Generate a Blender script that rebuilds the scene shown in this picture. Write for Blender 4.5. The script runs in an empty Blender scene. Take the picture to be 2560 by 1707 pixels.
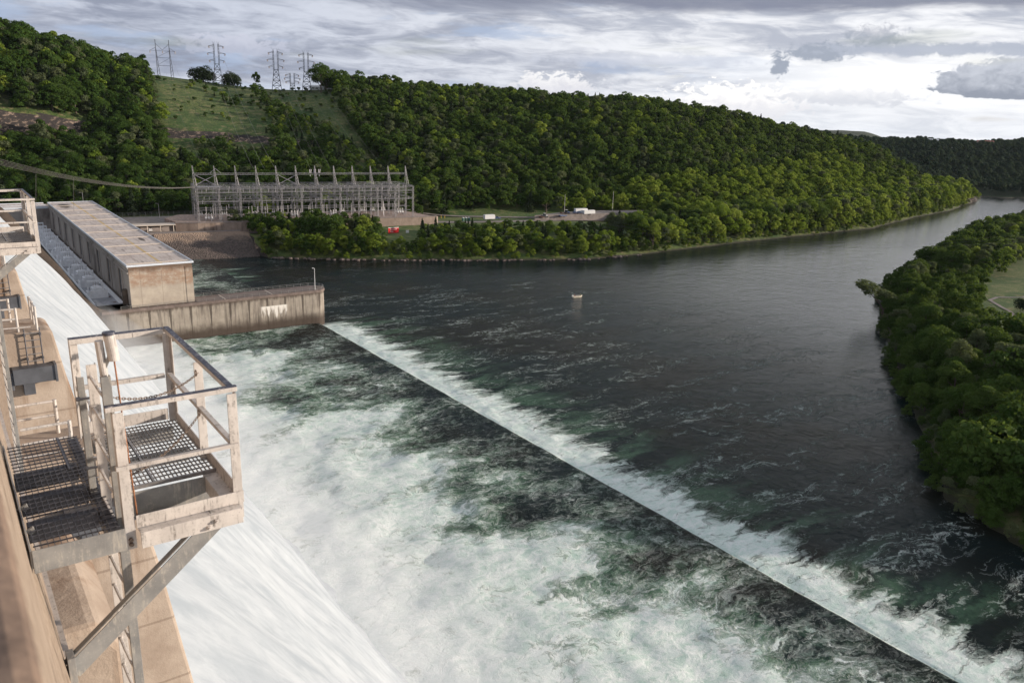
import bpy, math, random
import numpy as np
from mathutils import Vector, Matrix
D2R=math.radians
scn=bpy.context.scene
ROOTC=scn.collection
# ---------------------------------------------------------------- camera
EYE=(0.0,0.0,76.0)
def make_camera():
    f,p,r,h=1998.118,0.276912,0.0334607,0.631917
    fw=Vector((math.sin(h)*math.cos(p),math.cos(h)*math.cos(p),-math.sin(p)))
    rt=Vector((math.cos(h),-math.sin(h),0)); up=rt.cross(fw)
    rt2=rt*math.cos(r)+up*math.sin(r); up2=-rt*math.sin(r)+up*math.cos(r)
    cd=bpy.data.cameras.new('camera'); cam=bpy.data.objects.new('camera',cd); ROOTC.objects.link(cam)
    M=Matrix((rt2,up2,-fw)).transposed().to_4x4(); M.translation=Vector(EYE); cam.matrix_world=M
    cd.sensor_width=36; cd.lens=f/2560*36; cd.clip_start=0.1; cd.clip_end=12000
    cd.dof.use_dof=True; cd.dof.focus_distance=60; cd.dof.aperture_fstop=3.6
    scn.camera=cam
make_camera()
scn.view_settings.view_transform='Standard'; scn.view_settings.look='None'
scn.view_settings.exposure=0.12; scn.view_settings.gamma=1
# ---------------------------------------------------------------- sun and sky
SUN_AZ,SUN_EL=121.0,10.0          # azimuth from +Y towards +X
def make_light():
    L=bpy.data.lights.new('sun','SUN'); L.energy=5.0; L.angle=D2R(1.5); L.color=(1.0,.86,.71)
    o=bpy.data.objects.new('sun',L); ROOTC.objects.link(o)
    a,e=D2R(SUN_AZ),D2R(SUN_EL)
    d=Vector((math.sin(a)*math.cos(e),math.cos(a)*math.cos(e),math.sin(e)))
    o.rotation_euler=d.to_track_quat('Z','Y').to_euler(); o.location=(0,0,300)
make_light()
class NT:
    """small helper for building node trees"""
    def __init__(s,nt): s.nt=nt; s.n=nt.nodes; s.l=nt.links
    def new(s,t,**k):
        n=s.n.new(t)
        for a,b in k.items(): setattr(n,a,b)
        return n
    def put(s,sock,v):
        if hasattr(v,'is_linked') or isinstance(v,bpy.types.NodeSocket): s.l.new(v,sock)
        elif v is not None: sock.default_value=v
    def m(s,op,a,b=None,c=None,clamp=False):
        n=s.new('ShaderNodeMath',operation=op,use_clamp=clamp)
        for i,v in enumerate((a,b,c)):
            if v is not None: s.put(n.inputs[i],v)
        return n.outputs[0]
    def mix(s,f,a,b,mode='MIX'):
        n=s.new('ShaderNodeMix',data_type='RGBA',blend_type=mode,clamp_factor=True)
        s.put(n.inputs[0],f)
        for i,v in ((6,a),(7,b)):
            if isinstance(v,(tuple,list)): v=(*v[:3],1)
            s.put(n.inputs[i],v)
        return n.outputs[2]
    def noise(s,vec,scale,detail=4,rough=.55,dist=0.0,dim='3D',lac=2.0,out=0):
        n=s.new('ShaderNodeTexNoise',noise_dimensions=dim)
        if vec is not None: s.l.new(vec,n.inputs['Vector'])
        n.inputs['Scale'].default_value=scale; n.inputs['Detail'].default_value=detail
        n.inputs['Roughness'].default_value=rough; n.inputs['Distortion'].default_value=dist
        n.inputs['Lacunarity'].default_value=lac
        return n.outputs[out]
    def ramp(s,f,pts,interp='LINEAR'):
        n=s.new('ShaderNodeValToRGB'); cr=n.color_ramp; cr.interpolation=interp
        while len(cr.elements)<len(pts): cr.elements.new(.5)
        for e,(p,c) in zip(cr.elements,pts):
            e.position=p; e.color=(c,c,c,1) if isinstance(c,(int,float)) else (*c[:3],1)
        s.put(n.inputs[0],f); return n.outputs[0]
    def rng(s,v,a,b,c=0.0,d=1.0,smooth=True):
        n=s.new('ShaderNodeMapRange',interpolation_type='SMOOTHSTEP' if smooth else 'LINEAR')
        s.put(n.inputs[0],v)
        for i,q in zip((1,2,3,4),(a,b,c,d)): s.put(n.inputs[i],q)
        return n.outputs[0]
    def comb(s,x,y,z):
        n=s.new('ShaderNodeCombineXYZ'); s.put(n.inputs[0],x); s.put(n.inputs[1],y); s.put(n.inputs[2],z); return n.outputs[0]
    def sep(s,v):
        n=s.new('ShaderNodeSeparateXYZ'); s.l.new(v,n.inputs[0]); return n.outputs
    def vm(s,op,a,b):
        n=s.new('ShaderNodeVectorMath',operation=op); s.put(n.inputs[0],a); s.put(n.inputs[1],b); return n.outputs[0]
    def pos(s): return s.new('ShaderNodeNewGeometry').outputs['Position']
def make_world():
    w=bpy.data.worlds.new('World'); scn.world=w; w.use_nodes=True; nt=w.node_tree; nt.nodes.clear(); N=NT(nt)
    sky=N.new('ShaderNodeTexSky',sky_type='NISHITA'); sky.sun_disc=False
    sky.sun_elevation=D2R(SUN_EL); sky.sun_rotation=D2R(SUN_AZ); sky.altitude=200; sky.air_density=1; sky.dust_density=1.5
    tc=N.new('ShaderNodeTexCoord'); x,y,z=N.sep(tc.outputs['Generated'])
    deg=57.29578
    az=N.m('MULTIPLY',N.m('ARCTAN2',x,y),deg)
    el=N.m('MULTIPLY',N.m('ARCSINE',z),deg)
    # high streaky cloud deck
    P=N.comb(N.m('MULTIPLY',az,.075),N.m('MULTIPLY',el,.50),0.0)
    n1=N.noise(P,1.0,7,.6,.6)
    P2=N.comb(N.m('MULTIPLY',az,.26),N.m('MULTIPLY',N.m('ADD',el,N.m('MULTIPLY',az,.03)),1.25),7.0)
    n2=N.noise(P2,1.0,8,.62,.9)
    mixn=N.m('ADD',N.m('MULTIPLY',n1,.6),N.m('MULTIPLY',n2,.4))
    t=N.rng(mixn,.40,.60)
    right=N.rng(az,12.0,56.0)
    dark=N.mix(right,(2.9,3.2,4.1),(4.7,5.0,5.8))
    lite=N.mix(right,(5.6,6.0,7.0),(9.0,9.1,9.4))
    deck=N.mix(t,dark,lite)
    nbl=N.noise(N.comb(N.m('MULTIPLY',az,.09),N.m('MULTIPLY',el,.45),31.0),1.0,5,.6); deck=N.mix(N.m('MULTIPLY',N.rng(nbl,.54,.66),N.rng(az,60.0,30.0,.2,.75)),deck,(4.0,4.9,6.6))
    # bright break in the cloud low in the direction the river runs
    glow=N.m('MULTIPLY',N.rng(N.m('ABSOLUTE',N.m('SUBTRACT',az,61.0)),16.0,2.0),N.rng(N.m('ABSOLUTE',N.m('SUBTRACT',el,2.6)),2.4,.4))
    deck=N.mix(N.m('MULTIPLY',glow,.78),deck,(10.8,10.8,10.8))
    # low pale zone along the horizon
    deck=N.mix(N.m('MULTIPLY',N.rng(el,2.2,-.3),.55),deck,(8.6,8.9,9.4))
    # dark rolls near the top of the view
    nb=N.noise(N.comb(N.m('MULTIPLY',az,.05),N.m('MULTIPLY',el,.5),3.0),1.0,6,.6,.5)
    elw=N.m('ADD',el,N.m('MULTIPLY',N.m('SUBTRACT',nb,.5),4.2))
    roll=N.m('MULTIPLY',N.rng(elw,6.0,7.1),N.rng(elw,10.5,8.5))
    deck=N.mix(N.m('MULTIPLY',roll,.9),deck,(2.2,2.4,3.2))
    def blob(azc,elc,wa,we,amp,soft,col,deck,scale=.5,seed=0.0,op=1.0,flat=None):
        nn=N.noise(N.comb(N.m('MULTIPLY',az,scale*1.7),N.m('MULTIPLY',el,scale*2.6),seed),1.0,9,.66,.5)
        dx=N.m('DIVIDE',N.m('SUBTRACT',az,azc),wa); dy=N.m('DIVIDE',N.m('SUBTRACT',el,elc),we)
        if flat is not None:   # level cloud base
            dy=N.m('MULTIPLY',dy,N.m('ADD',1.0,N.m('MULTIPLY',N.m('LESS_THAN',dy,0.0),flat)))
        d=N.m('SQRT',N.m('ADD',N.m('MULTIPLY',dx,dx),N.m('MULTIPLY',dy,dy)))
        d=N.m('ADD',d,N.m('MULTIPLY',N.m('SUBTRACT',nn,.5),N.m('MULTIPLY',amp,2.0)))
        msk=N.m('MULTIPLY',N.rng(d,1.0,1.0-soft),op)
        if len(col)==2:
            c=N.mix(N.rng(N.m('ADD',dy,N.m('MULTIPLY',N.m('SUBTRACT',nn,.5),2.5)),-.6,1.0),col[0],col[1])
        else: c=col
        return N.mix(msk,deck,c)
    deck=blob(17.5,3.6,3.6,.7,1.4,.35,((4.6,4.9,6.0),(6.0,6.2,7.2)),deck,.5,1.0,.8)
    deck=blob(38.5,1.9,3.2,.9,1.5,.3,((7.0,7.0,7.6),(9.6,9.5,9.5)),deck,.55,2.0,.9)
    deck=blob(50.5,1.2,4.6,1.3,1.5,.25,((8.0,8.0,8.4),(11.5,11.2,10.8)),deck,.6,4.0,.95)
    deck=blob(57.0,1.7,5.0,.6,1.3,.4,((6.6,6.8,7.4),(9.0,9.0,9.2)),deck,.5,9.0,.85)
    deck=blob(53.2,3.6,.7,.95,1.3,.5,(3.5,3.9,4.7),deck,1.0,12.0,1.0)
    deck=blob(55.6,4.4,2.4,.65,1.2,.5,(3.6,4.0,4.8),deck,.8,15.0,1.0)
    deck=blob(58.6,5.3,1.9,.8,1.2,.5,((3.6,4.0,4.8),(6.2,6.3,6.8)),deck,.8,17.0,1.0)
    deck=blob(62.5,4.55,9.5,.45,1.3,.5,(4.4,4.8,5.7),deck,.4,21.0,.9)
    deck=blob(44.0,3.7,9.0,.5,1.3,.6,(6.0,6.3,7.2),deck,.35,23.0,.6)
    deck=blob(67.8,2.35,6.0,1.9,.35,.10,((2.9,3.2,3.9),(5.8,6.1,6.8)),deck,.55,27.0,1.0,1.9)
    cover=N.rng(N.noise(N.comb(N.m('MULTIPLY',az,.06),N.m('MULTIPLY',el,.35),11.0),1.0,4),.30,.42,.7,1.0)
    hg=N.m('MULTIPLY',N.rng(N.m('ABSOLUTE',N.m('SUBTRACT',az,62.0)),32.0,8.0),N.m('MULTIPLY',N.rng(el,7.5,10.0),N.rng(el,34.0,20.0))); col=N.mix(N.m('MULTIPLY',hg,.8),N.mix(cover,sky.outputs[0],deck),(14.0,14.0,14.3))  # bright patch above the view, added to brighten the far river's reflection
    high=N.rng(el,14.0,42.0)   # overhead: broken cloud, greyer
    top=N.mix(N.rng(N.noise(tc.outputs['Generated'],3.0,5),.4,.6),(2.6,2.8,3.2),(5.0,5.2,5.6))
    col=N.mix(high,col,N.mix(.12,top,sky.outputs[0]))
    low=N.rng(el,-1.0,-4.0); col=N.mix(low,col,(1.2,1.4,1.4))
    bg=N.new('ShaderNodeBackground'); N.l.new(col,bg.inputs[0]); bg.inputs[1].default_value=.100
    out=N.new('ShaderNodeOutputWorld'); N.l.new(bg.outputs[0],out.inputs[0])
    w.cycles.sampling_method='MANUAL'; w.cycles.sample_map_resolution=1024
make_world()
# ---------------------------------------------------------------- helpers
def tag(o,label=None,cat=None,group=None,kind=None):
    if label: o['label']=label
    if cat: o['category']=cat
    if group: o['group']=group
    if kind: o['kind']=kind
    return o
def empty(name,loc,label,cat,group=None,rz=0.0):
    o=bpy.data.objects.new(name,None); ROOTC.objects.link(o); o.location=loc; o.rotation_euler=(0,0,rz)
    o.empty_display_size=.3
    return tag(o,label,cat,group)
class MB:
    """collects boxes, bars and tubes; origin is subtracted so parts sit in their thing's frame"""
    def __init__(s,org=(0,0,0)): s.v=[]; s.f=[]; s.o=Vector(org)
    def add(s,vs,fs):
        k=len(s.v); s.v+= [tuple(Vector(v)-s.o) for v in vs]; s.f+=[tuple(i+k for i in f) for f in fs]; return s
    def box(s,x0,x1,y0,y1,z0,z1):
        return s.add([(x0,y0,z0),(x1,y0,z0),(x1,y1,z0),(x0,y1,z0),(x0,y0,z1),(x1,y0,z1),(x1,y1,z1),(x0,y1,z1)],
            [(3,2,1,0),(4,5,6,7),(0,1,5,4),(1,2,6,5),(2,3,7,6),(3,0,4,7)])
    def bar(s,a,b,w,h=None,up=(0,0,1)):
        a=Vector(a);b=Vector(b);h=h or w; d=(b-a)
        if d.length<1e-6: return s
        d.normalize(); u=Vector(up)
        if abs(d.dot(u))>.98: u=Vector((1,0,0)) if abs(d.x)<.9 else Vector((0,1,0))
        r=d.cross(u).normalized(); u=r.cross(d).normalized(); r*=w/2;u*=h/2
        return s.add([a-r-u,a+r-u,a+r+u,a-r+u,b-r-u,b+r-u,b+r+u,b-r+u],
            [(0,1,2,3)[::-1],(4,5,6,7)[::-1][::-1],(0,1,5,4),(1,2,6,5),(2,3,7,6),(3,0,4,7)])
    def tube(s,pts,r,n=8,cap=True):
        pts=[Vector(p) for p in pts]; rs=r if isinstance(r,(list,tuple)) else [r]*len(pts); vs=[];fs=[]
        pu=None
        for i,p in enumerate(pts):
            d=(pts[min(i+1,len(pts)-1)]-pts[max(i-1,0)]).normalized()
            u=pu if pu is not None else (Vector((0,0,1)) if abs(d.z)<.9 else Vector((1,0,0)))
            rr=d.cross(u)
            if rr.length<1e-3: rr=d.cross(Vector((0,1,0)))
            rr.normalize(); u=rr.cross(d).normalized(); pu=u
            for k in range(n):
                a=2*math.pi*k/n; vs.append(p+(rr*math.cos(a)+u*math.sin(a))*rs[i])
        for i in range(len(pts)-1):
            for k in range(n):
                fs.append((i*n+k,i*n+(k+1)%n,(i+1)*n+(k+1)%n,(i+1)*n+k))
        if cap: fs.append(tuple(range(n))[::-1]); fs.append(tuple(range(len(vs)-n,len(vs))))
        return s.add(vs,fs)
    def prism(s,poly,y0,y1):
        """polygon in X-Z extruded along Y"""
        n=len(poly); vs=[(x,y0,z) for x,z in poly]+[(x,y1,z) for x,z in poly]
        fs=[tuple(range(n)),tuple(range(2*n-1,n-1,-1))]+[(i,i+n,(i+1)%n+n,(i+1)%n) for i in range(n)]
        return s.add(vs,fs)
    def plan(s,poly,z0,z1):
        """polygon in X-Y extruded in Z"""
        n=len(poly); vs=[(x,y,z0) for x,y in poly]+[(x,y,z1) for x,y in poly]
        fs=[tuple(range(n-1,-1,-1)),tuple(range(n,2*n))]+[(i,(i+1)%n,(i+1)%n+n,i+n) for i in range(n)]
        return s.add(vs,fs)
    def build(s,name,m,parent=None,smooth=False,bevel=0,fix=True):
        me=bpy.data.meshes.new(name); me.from_pydata(s.v,[],s.f)
        if fix:
            import bmesh
            bm=bmesh.new(); bm.from_mesh(me); bmesh.ops.recalc_face_normals(bm,faces=bm.faces); bm.to_mesh(me); bm.free()
        me.materials.append(m)
        if smooth: me.polygons.foreach_set('use_smooth',[True]*len(me.polygons))
        o=bpy.data.objects.new(name,me); ROOTC.objects.link(o)
        if parent: o.parent=parent
        if bevel:
            b=o.modifiers.new('bevel','BEVEL'); b.width=bevel; b.segments=2; b.limit_method='ANGLE'; b.angle_limit=D2R(40)
        return o
def mesh_np(name,V,F,m=None,smooth=True):
    """V (n,3) float, F (k,4) or (k,3) int"""
    me=bpy.data.meshes.new(name); V=np.asarray(V,np.float32); F=np.asarray(F,np.int32); k=F.shape[1]
    me.vertices.add(len(V)); me.vertices.foreach_set('co',V.ravel())
    me.loops.add(F.size); me.loops.foreach_set('vertex_index',F.ravel())
    me.polygons.add(len(F)); me.polygons.foreach_set('loop_start',np.arange(0,F.size,k,dtype=np.int32))
    me.polygons.foreach_set('loop_total',np.full(len(F),k,np.int32))
    if smooth: me.polygons.foreach_set('use_smooth',np.ones(len(F),bool))
    me.update(calc_edges=True)
    if m: me.materials.append(m)
    return me
def grid_faces(nx,ny):
    i=np.arange(nx-1)[:,None]*ny+np.arange(ny-1)[None]; i=i.ravel()
    return np.stack([i,i+ny,i+ny+1,i+1],1)
def link(name,me,parent=None):
    o=bpy.data.objects.new(name,me); ROOTC.objects.link(o)
    if parent: o.parent=parent
    return o
def dup(root,loc,label=None,rz=None,scale=None):
    r=root.copy(); ROOTC.objects.link(r); r.location=loc
    if rz is not None: r.rotation_euler=(0,0,rz)
    if scale: r.scale=scale
    if label: r['label']=label
    for ch in list(root.children):
        c=ch.copy(); ROOTC.objects.link(c); c.parent=r
        for g in list(ch.children):
            d=g.copy(); ROOTC.objects.link(d); d.parent=c
    return r
# ---------------------------------------------------------------- materials
def mat(name):
    m=bpy.data.materials.new(name); m.use_nodes=True; m.node_tree.nodes.clear(); N=NT(m.node_tree)
    out=N.new('ShaderNodeOutputMaterial'); b=N.new('ShaderNodeBsdfPrincipled'); N.l.new(b.outputs[0],out.inputs[0])
    return m,N,b,out
def bump(N,b,h,strength=.4,dist=.05):
    n=N.new('ShaderNodeBump'); n.inputs['Strength'].default_value=strength; n.inputs['Distance'].default_value=dist
    N.l.new(h,n.inputs['Height']); N.l.new(n.outputs[0],b.inputs['Normal'])
def simple(name,col,rough=.6,metal=0.0,var=.15,scale=3.0):
    m,N,b,_=mat(name); n=N.noise(N.pos(),scale,5,.6)
    c=N.mix(N.rng(n,.3,.7),tuple(q*(1-var) for q in col),tuple(min(1,q*(1+var)) for q in col))
    N.l.new(c,b.inputs['Base Color']); b.inputs['Roughness'].default_value=rough; b.inputs['Metallic'].default_value=metal
    return m
def concrete(name,c0,c1,stain,amount=.6,sx=1.0,sz=.12,rough=.85,lift=0.0,liftdir='z',bumps=.25,big=.03):
    """weathered concrete: blotches, vertical run-down streaks, horizontal lift lines"""
    m,N,b,_=mat(name); p=N.pos(); x,y,z=N.sep(p)
    a=N.noise(p,big*8,6,.65); col=N.mix(N.rng(a,.3,.7),c0,c1)
    st=N.noise(N.comb(N.m('MULTIPLY',x,sx),N.m('MULTIPLY',y,sx),N.m('MULTIPLY',z,sz)),1.0,6,.65,.2)
    bl=N.noise(p,big*4,4,.6)
    msk=N.m('MULTIPLY',N.rng(st,.46,.68),N.rng(bl,.38,.6))
    col=N.mix(N.m('MULTIPLY',msk,amount),col,stain)
    if lift:
        q=N.m('FRACT',N.m('DIVIDE',z,lift)); ln=N.m('LESS_THAN',q,.035)
        col=N.mix(N.m('MULTIPLY',ln,.35),col,tuple(k*.45 for k in stain))
    N.l.new(col,b.inputs['Base Color']); b.inputs['Roughness'].default_value=rough
    f=N.noise(p,9.0,5,.7); bump(N,b,f,bumps,.03)
    return m
M={}
M['wall_tan']=concrete('tan_concrete',(.26,.195,.145),(.41,.325,.255),(.10,.065,.045),.9,2.2,2.2,lift=0,big=1.3,bumps=1.0)
M['pier']=concrete('pier_concrete',(.33,.255,.20),(.49,.40,.325),(.20,.115,.065),.9,.9,.09,lift=2.3,big=.07,bumps=.6)
M['parapet']=concrete('parapet_concrete',(.13,.09,.07),(.30,.21,.155),(.05,.035,.03),.85,2.5,1.5,big=1.2)
M['powerhouse']=concrete('powerhouse_concrete',(.30,.25,.21),(.40,.34,.285),(.20,.10,.055),.8,.22,.05,lift=1.5,big=.02)
M['ph_dark']=concrete('powerhouse_side_concrete',(.34,.30,.27),(.44,.39,.35),(.09,.07,.06),.85,.12,.03,big=.02)
M['mass']=concrete('dark_wet_concrete',(.055,.042,.034),(.11,.082,.065),(.018,.014,.012),.95,.25,.06,big=.03)
M['roof']=None
def mk_training():
    m,N,b,_=mat('training_wall_concrete'); p=N.pos(); x,y,z=N.sep(p)
    a=N.noise(p,.3,6,.65); col=N.mix(N.rng(a,.3,.7),(.27,.235,.20),(.37,.33,.28))
    st=N.noise(N.comb(N.m('MULTIPLY',x,.8),N.m('MULTIPLY',y,.8),N.m('MULTIPLY',z,.06)),1.0,6,.7)
    col=N.mix(N.m('MULTIPLY',N.rng(st,.44,.66),.8),col,(.075,.06,.052))
    # dark wedge below each joint, wide at the top
    u=N.m('FRACT',N.m('ADD',N.m('DIVIDE',x,6.35),.31)); d=N.m('ABSOLUTE',N.m('SUBTRACT',u,.5))
    wv=N.m('ADD',.012,N.m('MULTIPLY',N.rng(z,2.0,12.5),.055))
    jn=N.noise(N.comb(N.m('MULTIPLY',x,1.5),0.0,N.m('MULTIPLY',z,.5)),1.0,4)
    jm=N.m('LESS_THAN',d,N.m('MULTIPLY',wv,N.m('ADD',.5,jn)))
    jm=N.m('MULTIPLY',jm,N.m('LESS_THAN',z,12.2))
    col=N.mix(N.m('MULTIPLY',jm,.8),col,(.05,.038,.03))
    # damp algae band at the water, darkest at the foot
    wn=N.m('ADD',z,N.m('MULTIPLY',N.m('SUBTRACT',N.noise(p,.5,5),.5),3.0))
    col=N.mix(N.m('MULTIPLY',N.rng(wn,6.6,2.6),.93),col,(.045,.03,.022))
    col=N.mix(N.m('MULTIPLY',N.rng(N.m('ADD',x,N.m('MULTIPLY',wn,.6)),56.0,44.0),.85),col,(.06,.047,.04))
    # cap stain
    cn=N.m('ADD',z,N.m('MULTIPLY',N.m('SUBTRACT',N.noise(N.comb(N.m('MULTIPLY',x,1.2),y,N.m('MULTIPLY',z,.2)),1.0,5),.5),2.2))
    col=N.mix(N.m('MULTIPLY',N.rng(cn,11.0,12.4),.85),col,(.07,.05,.04))
    # white lime bloom
    lx=N.m('MULTIPLY',N.rng(N.m('ABSOLUTE',N.m('SUBTRACT',x,92.5)),5.0,4.0),1.0)
    ln=N.rng(N.noise(N.comb(N.m('MULTIPLY',x,1.1),0.0,N.m('MULTIPLY',z,.12)),1.0,5,.7),.35,.62)
    lz=N.rng(N.m('ADD',z,N.m('MULTIPLY',ln,-4.2)),3.6,6.2); lt=N.m('LESS_THAN',z,9.3)
    col=N.mix(N.m('MULTIPLY',N.m('MULTIPLY',lx,lz),lt),col,(.75,.72,.68))
    N.l.new(col,b.inputs['Base Color']); b.inputs['Roughness'].default_value=.85
    bump(N,b,N.noise(p,3.0,5,.7),.3,.05); return m
M['training']=mk_training()
def mk_phend():
    m,N,b,_=mat('powerhouse_end_concrete'); p=N.pos(); x,y,z=N.sep(p)
    col=N.mix(N.rng(N.noise(p,.4,6,.6),.3,.7),(.36,.31,.26),(.46,.40,.33))
    st=N.noise(N.comb(N.m('MULTIPLY',x,.6),y,N.m('MULTIPLY',z,.9)),.9,7,.7)
    zn=N.m('ADD',z,N.m('MULTIPLY',N.m('SUBTRACT',N.noise(N.comb(N.m('MULTIPLY',x,.25),0.0,1.0),1.0,5,.6),.5),5.0))
    rust=N.m('MULTIPLY',N.rng(zn,19.0,20.5),N.rng(st,.36,.58))
    col=N.mix(N.m('MULTIPLY',rust,.7),col,(.27,.15,.09))
    # darker ragged band towards the top, under the roof edge
    col=N.mix(N.m('MULTIPLY',N.rng(zn,23.6,25.6),.8),col,(.10,.06,.04))
    jx=N.m('LESS_THAN',N.m('ABSOLUTE',N.m('SUBTRACT',N.m('FRACT',N.m('DIVIDE',N.m('SUBTRACT',x,47.5),6.4)),.5)),.012)
    jz=N.m('LESS_THAN',N.m('FRACT',N.m('DIVIDE',z,1.5)),.04)
    col=N.mix(N.m('MULTIPLY',N.m('MAXIMUM',jx,N.m('MULTIPLY',jz,.5)),.4),col,(.14,.10,.08))
    N.l.new(col,b.inputs['Base Color']); b.inputs['Roughness'].default_value=.88
    bump(N,b,N.noise(p,3.0,5,.7),.25,.04); return m
M['phend']=mk_phend()
def mk_roof():
    m,N,b,_=mat('roof_membrane'); p=N.pos(); x,y,z=N.sep(p)
    col=N.mix(N.rng(N.noise(p,.15,6,.65),.3,.7),(.52,.44,.40),(.72,.64,.59))
    st=N.noise(N.comb(N.m('MULTIPLY',x,.9),N.m('MULTIPLY',y,.12),2.0),1.0,5,.7)
    col=N.mix(N.m('MULTIPLY',N.rng(st,.46,.68),.6),col,(.27,.20,.17))
    yl=N.m('MULTIPLY',N.m('LESS_THAN',N.m('ABSOLUTE',N.m('SUBTRACT',x,57.6)),.42),N.rng(N.noise(p,.4,4),.3,.5,.5,1.0))
    col=N.mix(N.m('MULTIPLY',yl,.75),col,(.62,.42,.12))
    for cx,cy,rx,ry,k in ((52.5,440,3.2,10,.95),(63.5,421,1.6,4,.9),(62.5,322,1.1,5,.95),(55,350,.6,3,.5),(52,300,.6,2.5,.5),(64,300,.5,2.5,.5),(53,385,.6,3,.5),(63,370,.6,3,.5),(53,275,.5,2,.5),(64,345,.6,3,.4)):
        dx=N.m('DIVIDE',N.m('SUBTRACT',x,float(cx)),rx); dy=N.m('DIVIDE',N.m('SUBTRACT',y,float(cy)),float(ry))
        d=N.m('ADD',N.m('ADD',N.m('MULTIPLY',dx,dx),N.m('MULTIPLY',dy,dy)),N.m('MULTIPLY',N.m('SUBTRACT',N.noise(p,.6,5),.5),1.8))
        col=N.mix(N.m('MULTIPLY',N.rng(d,1.1,.2),k),col,(.07,.05,.035))
    N.l.new(col,b.inputs['Base Color']); b.inputs['Roughness'].default_value=.8; return m
M['roof']=mk_roof()
M['roof_trim']=simple('pale_metal_flashing',(.62,.66,.72),.4,.0,.08)
M['roof_rib']=simple('roof_joint_strip',(.66,.58,.50),.7)
M['dark_glass']=simple('dark_window_recess',(.030,.030,.034),.25)
M['deck_pale']=concrete('pale_blue_deck_paint',(.30,.31,.34),(.44,.45,.49),(.07,.05,.045),.8,.3,.3,big=.05)
M['deck_white']=simple('pale_grey_machinery_paint',(.86,.87,.90),.55,0,.08,1.0)
M['rust']=simple('rusted_steel',(.13,.05,.025),.85)
M['deck_dark']=concrete('dark_deck_concrete',(.13,.10,.09),(.22,.17,.15),(.05,.04,.03),.6,.4,.4,big=.08)
def mk_galv(name,c0,c1,dk,am=.7,scale=7.0,thr=.5):
    """old painted steel: pale flaking paint with dirt and dark bare patches"""
    m,N,b,_=mat(name); p=N.pos(); x,y,z=N.sep(p)
    col=N.mix(N.rng(N.noise(p,4.0,5,.6),.3,.7),c0,c1)
    st=N.noise(N.comb(N.m('MULTIPLY',x,26.0),N.m('MULTIPLY',y,26.0),N.m('MULTIPLY',z,4.0)),1.0,6,.75)
    bl=N.noise(p,scale,7,.75)
    col=N.mix(N.m('MULTIPLY',N.m('MULTIPLY',N.rng(st,thr,thr+.18),N.rng(bl,.42,.58)),am),col,dk)
    fl=N.noise(p,60.0,4,.7); col=N.mix(N.m('MULTIPLY',N.rng(fl,.60,.68),.45),col,dk)
    N.l.new(col,b.inputs['Base Color']); b.inputs['Roughness'].default_value=.55; b.inputs['Metallic'].default_value=.05
    bump(N,b,bl,.3,.004); return m
M['rail']=mk_galv('flaking_pale_paint',(.50,.465,.44),(.66,.615,.58),(.11,.095,.085),1.0,9.0,.49)
M['rail_top']=mk_galv('worn_dark_top_paint',(.035,.04,.065),(.07,.075,.11),(.42,.40,.42),1.0,11.0,.47)
M['galv']=mk_galv('galvanised_steel',(.20,.20,.20),(.30,.295,.285),(.50,.46,.40),.7,6.0,.48)
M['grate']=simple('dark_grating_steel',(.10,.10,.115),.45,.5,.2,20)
M['grate_lit']=simple('lit_grating_steel',(.30,.29,.29),.45,.4,.2,20)  # lighter copy of the grating steel, light put into its colour
M['chain']=simple('rusty_chain_steel',(.20,.15,.12),.6,.4,.4,60)
M['cable']=simple('orange_brown_cable',(.32,.13,.055),.7,0,.3,60)
M['girder']=simple('grey_girder_paint',(.10,.105,.12),.5,.1,.2,1.5)
M['steel']=simple('grey_lattice_steel',(.29,.285,.30),.5,.3,.15,.5)
M['steel_dark']=simple('pylon_steel',(.10,.105,.12),.5,.3,.1,.3)
M['wire']=simple('weathered_wire',(.16,.15,.14),.6,.2)
M['white']=simple('white_paint',(.78,.78,.78),.35,0,.05)
M['insul']=simple('brown_porcelain',(.30,.24,.21),.3)
M['porc']=simple('pale_porcelain',(.62,.60,.60),.3)
M['red']=simple('red_sign_paint',(.62,.006,.012),.45,0,.06)
M['yard']=simple('yard_gravel',(.36,.27,.23),.95,0,.3,.7)
M['road']=simple('road_asphalt',(.25,.215,.20),.9,0,.2,.4)
M['yardwall']=concrete('stained_retaining_wall',(.26,.20,.165),(.38,.30,.25),(.10,.07,.055),.85,.35,.05,big=.03)
M['tyre']=simple('black_rubber',(.02,.02,.02),.8)
M['glass']=simple('vehicle_glass',(.02,.025,.03),.08)
M['blue']=simple('blue_machine_paint',(.06,.10,.20),.4)
M['green_p']=simple('green_plastic',(.03,.12,.09),.5)
M['yellow']=simple('yellow_paint',(.65,.42,.03),.5)
M['grey_v']=simple('silver_vehicle_paint',(.36,.37,.40),.3,.4,.05)
M['dark_v']=simple('dark_vehicle_paint',(.10,.015,.015),.3,.1,.05)
M['roof_red']=simple('faded_red_roof',(.38,.16,.12),.8)
M['skin']=simple('skin',(.50,.30,.22),.6)
M['shirt_red']=simple('maroon_shirt',(.22,.05,.05),.8)
M['shirt_grn']=simple('olive_shirt',(.16,.18,.08),.8)
M['trouser']=simple('dark_trousers',(.04,.045,.07),.8)
M['boat']=simple('cream_boat_hull',(.72,.66,.56),.4,0,.05)
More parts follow.
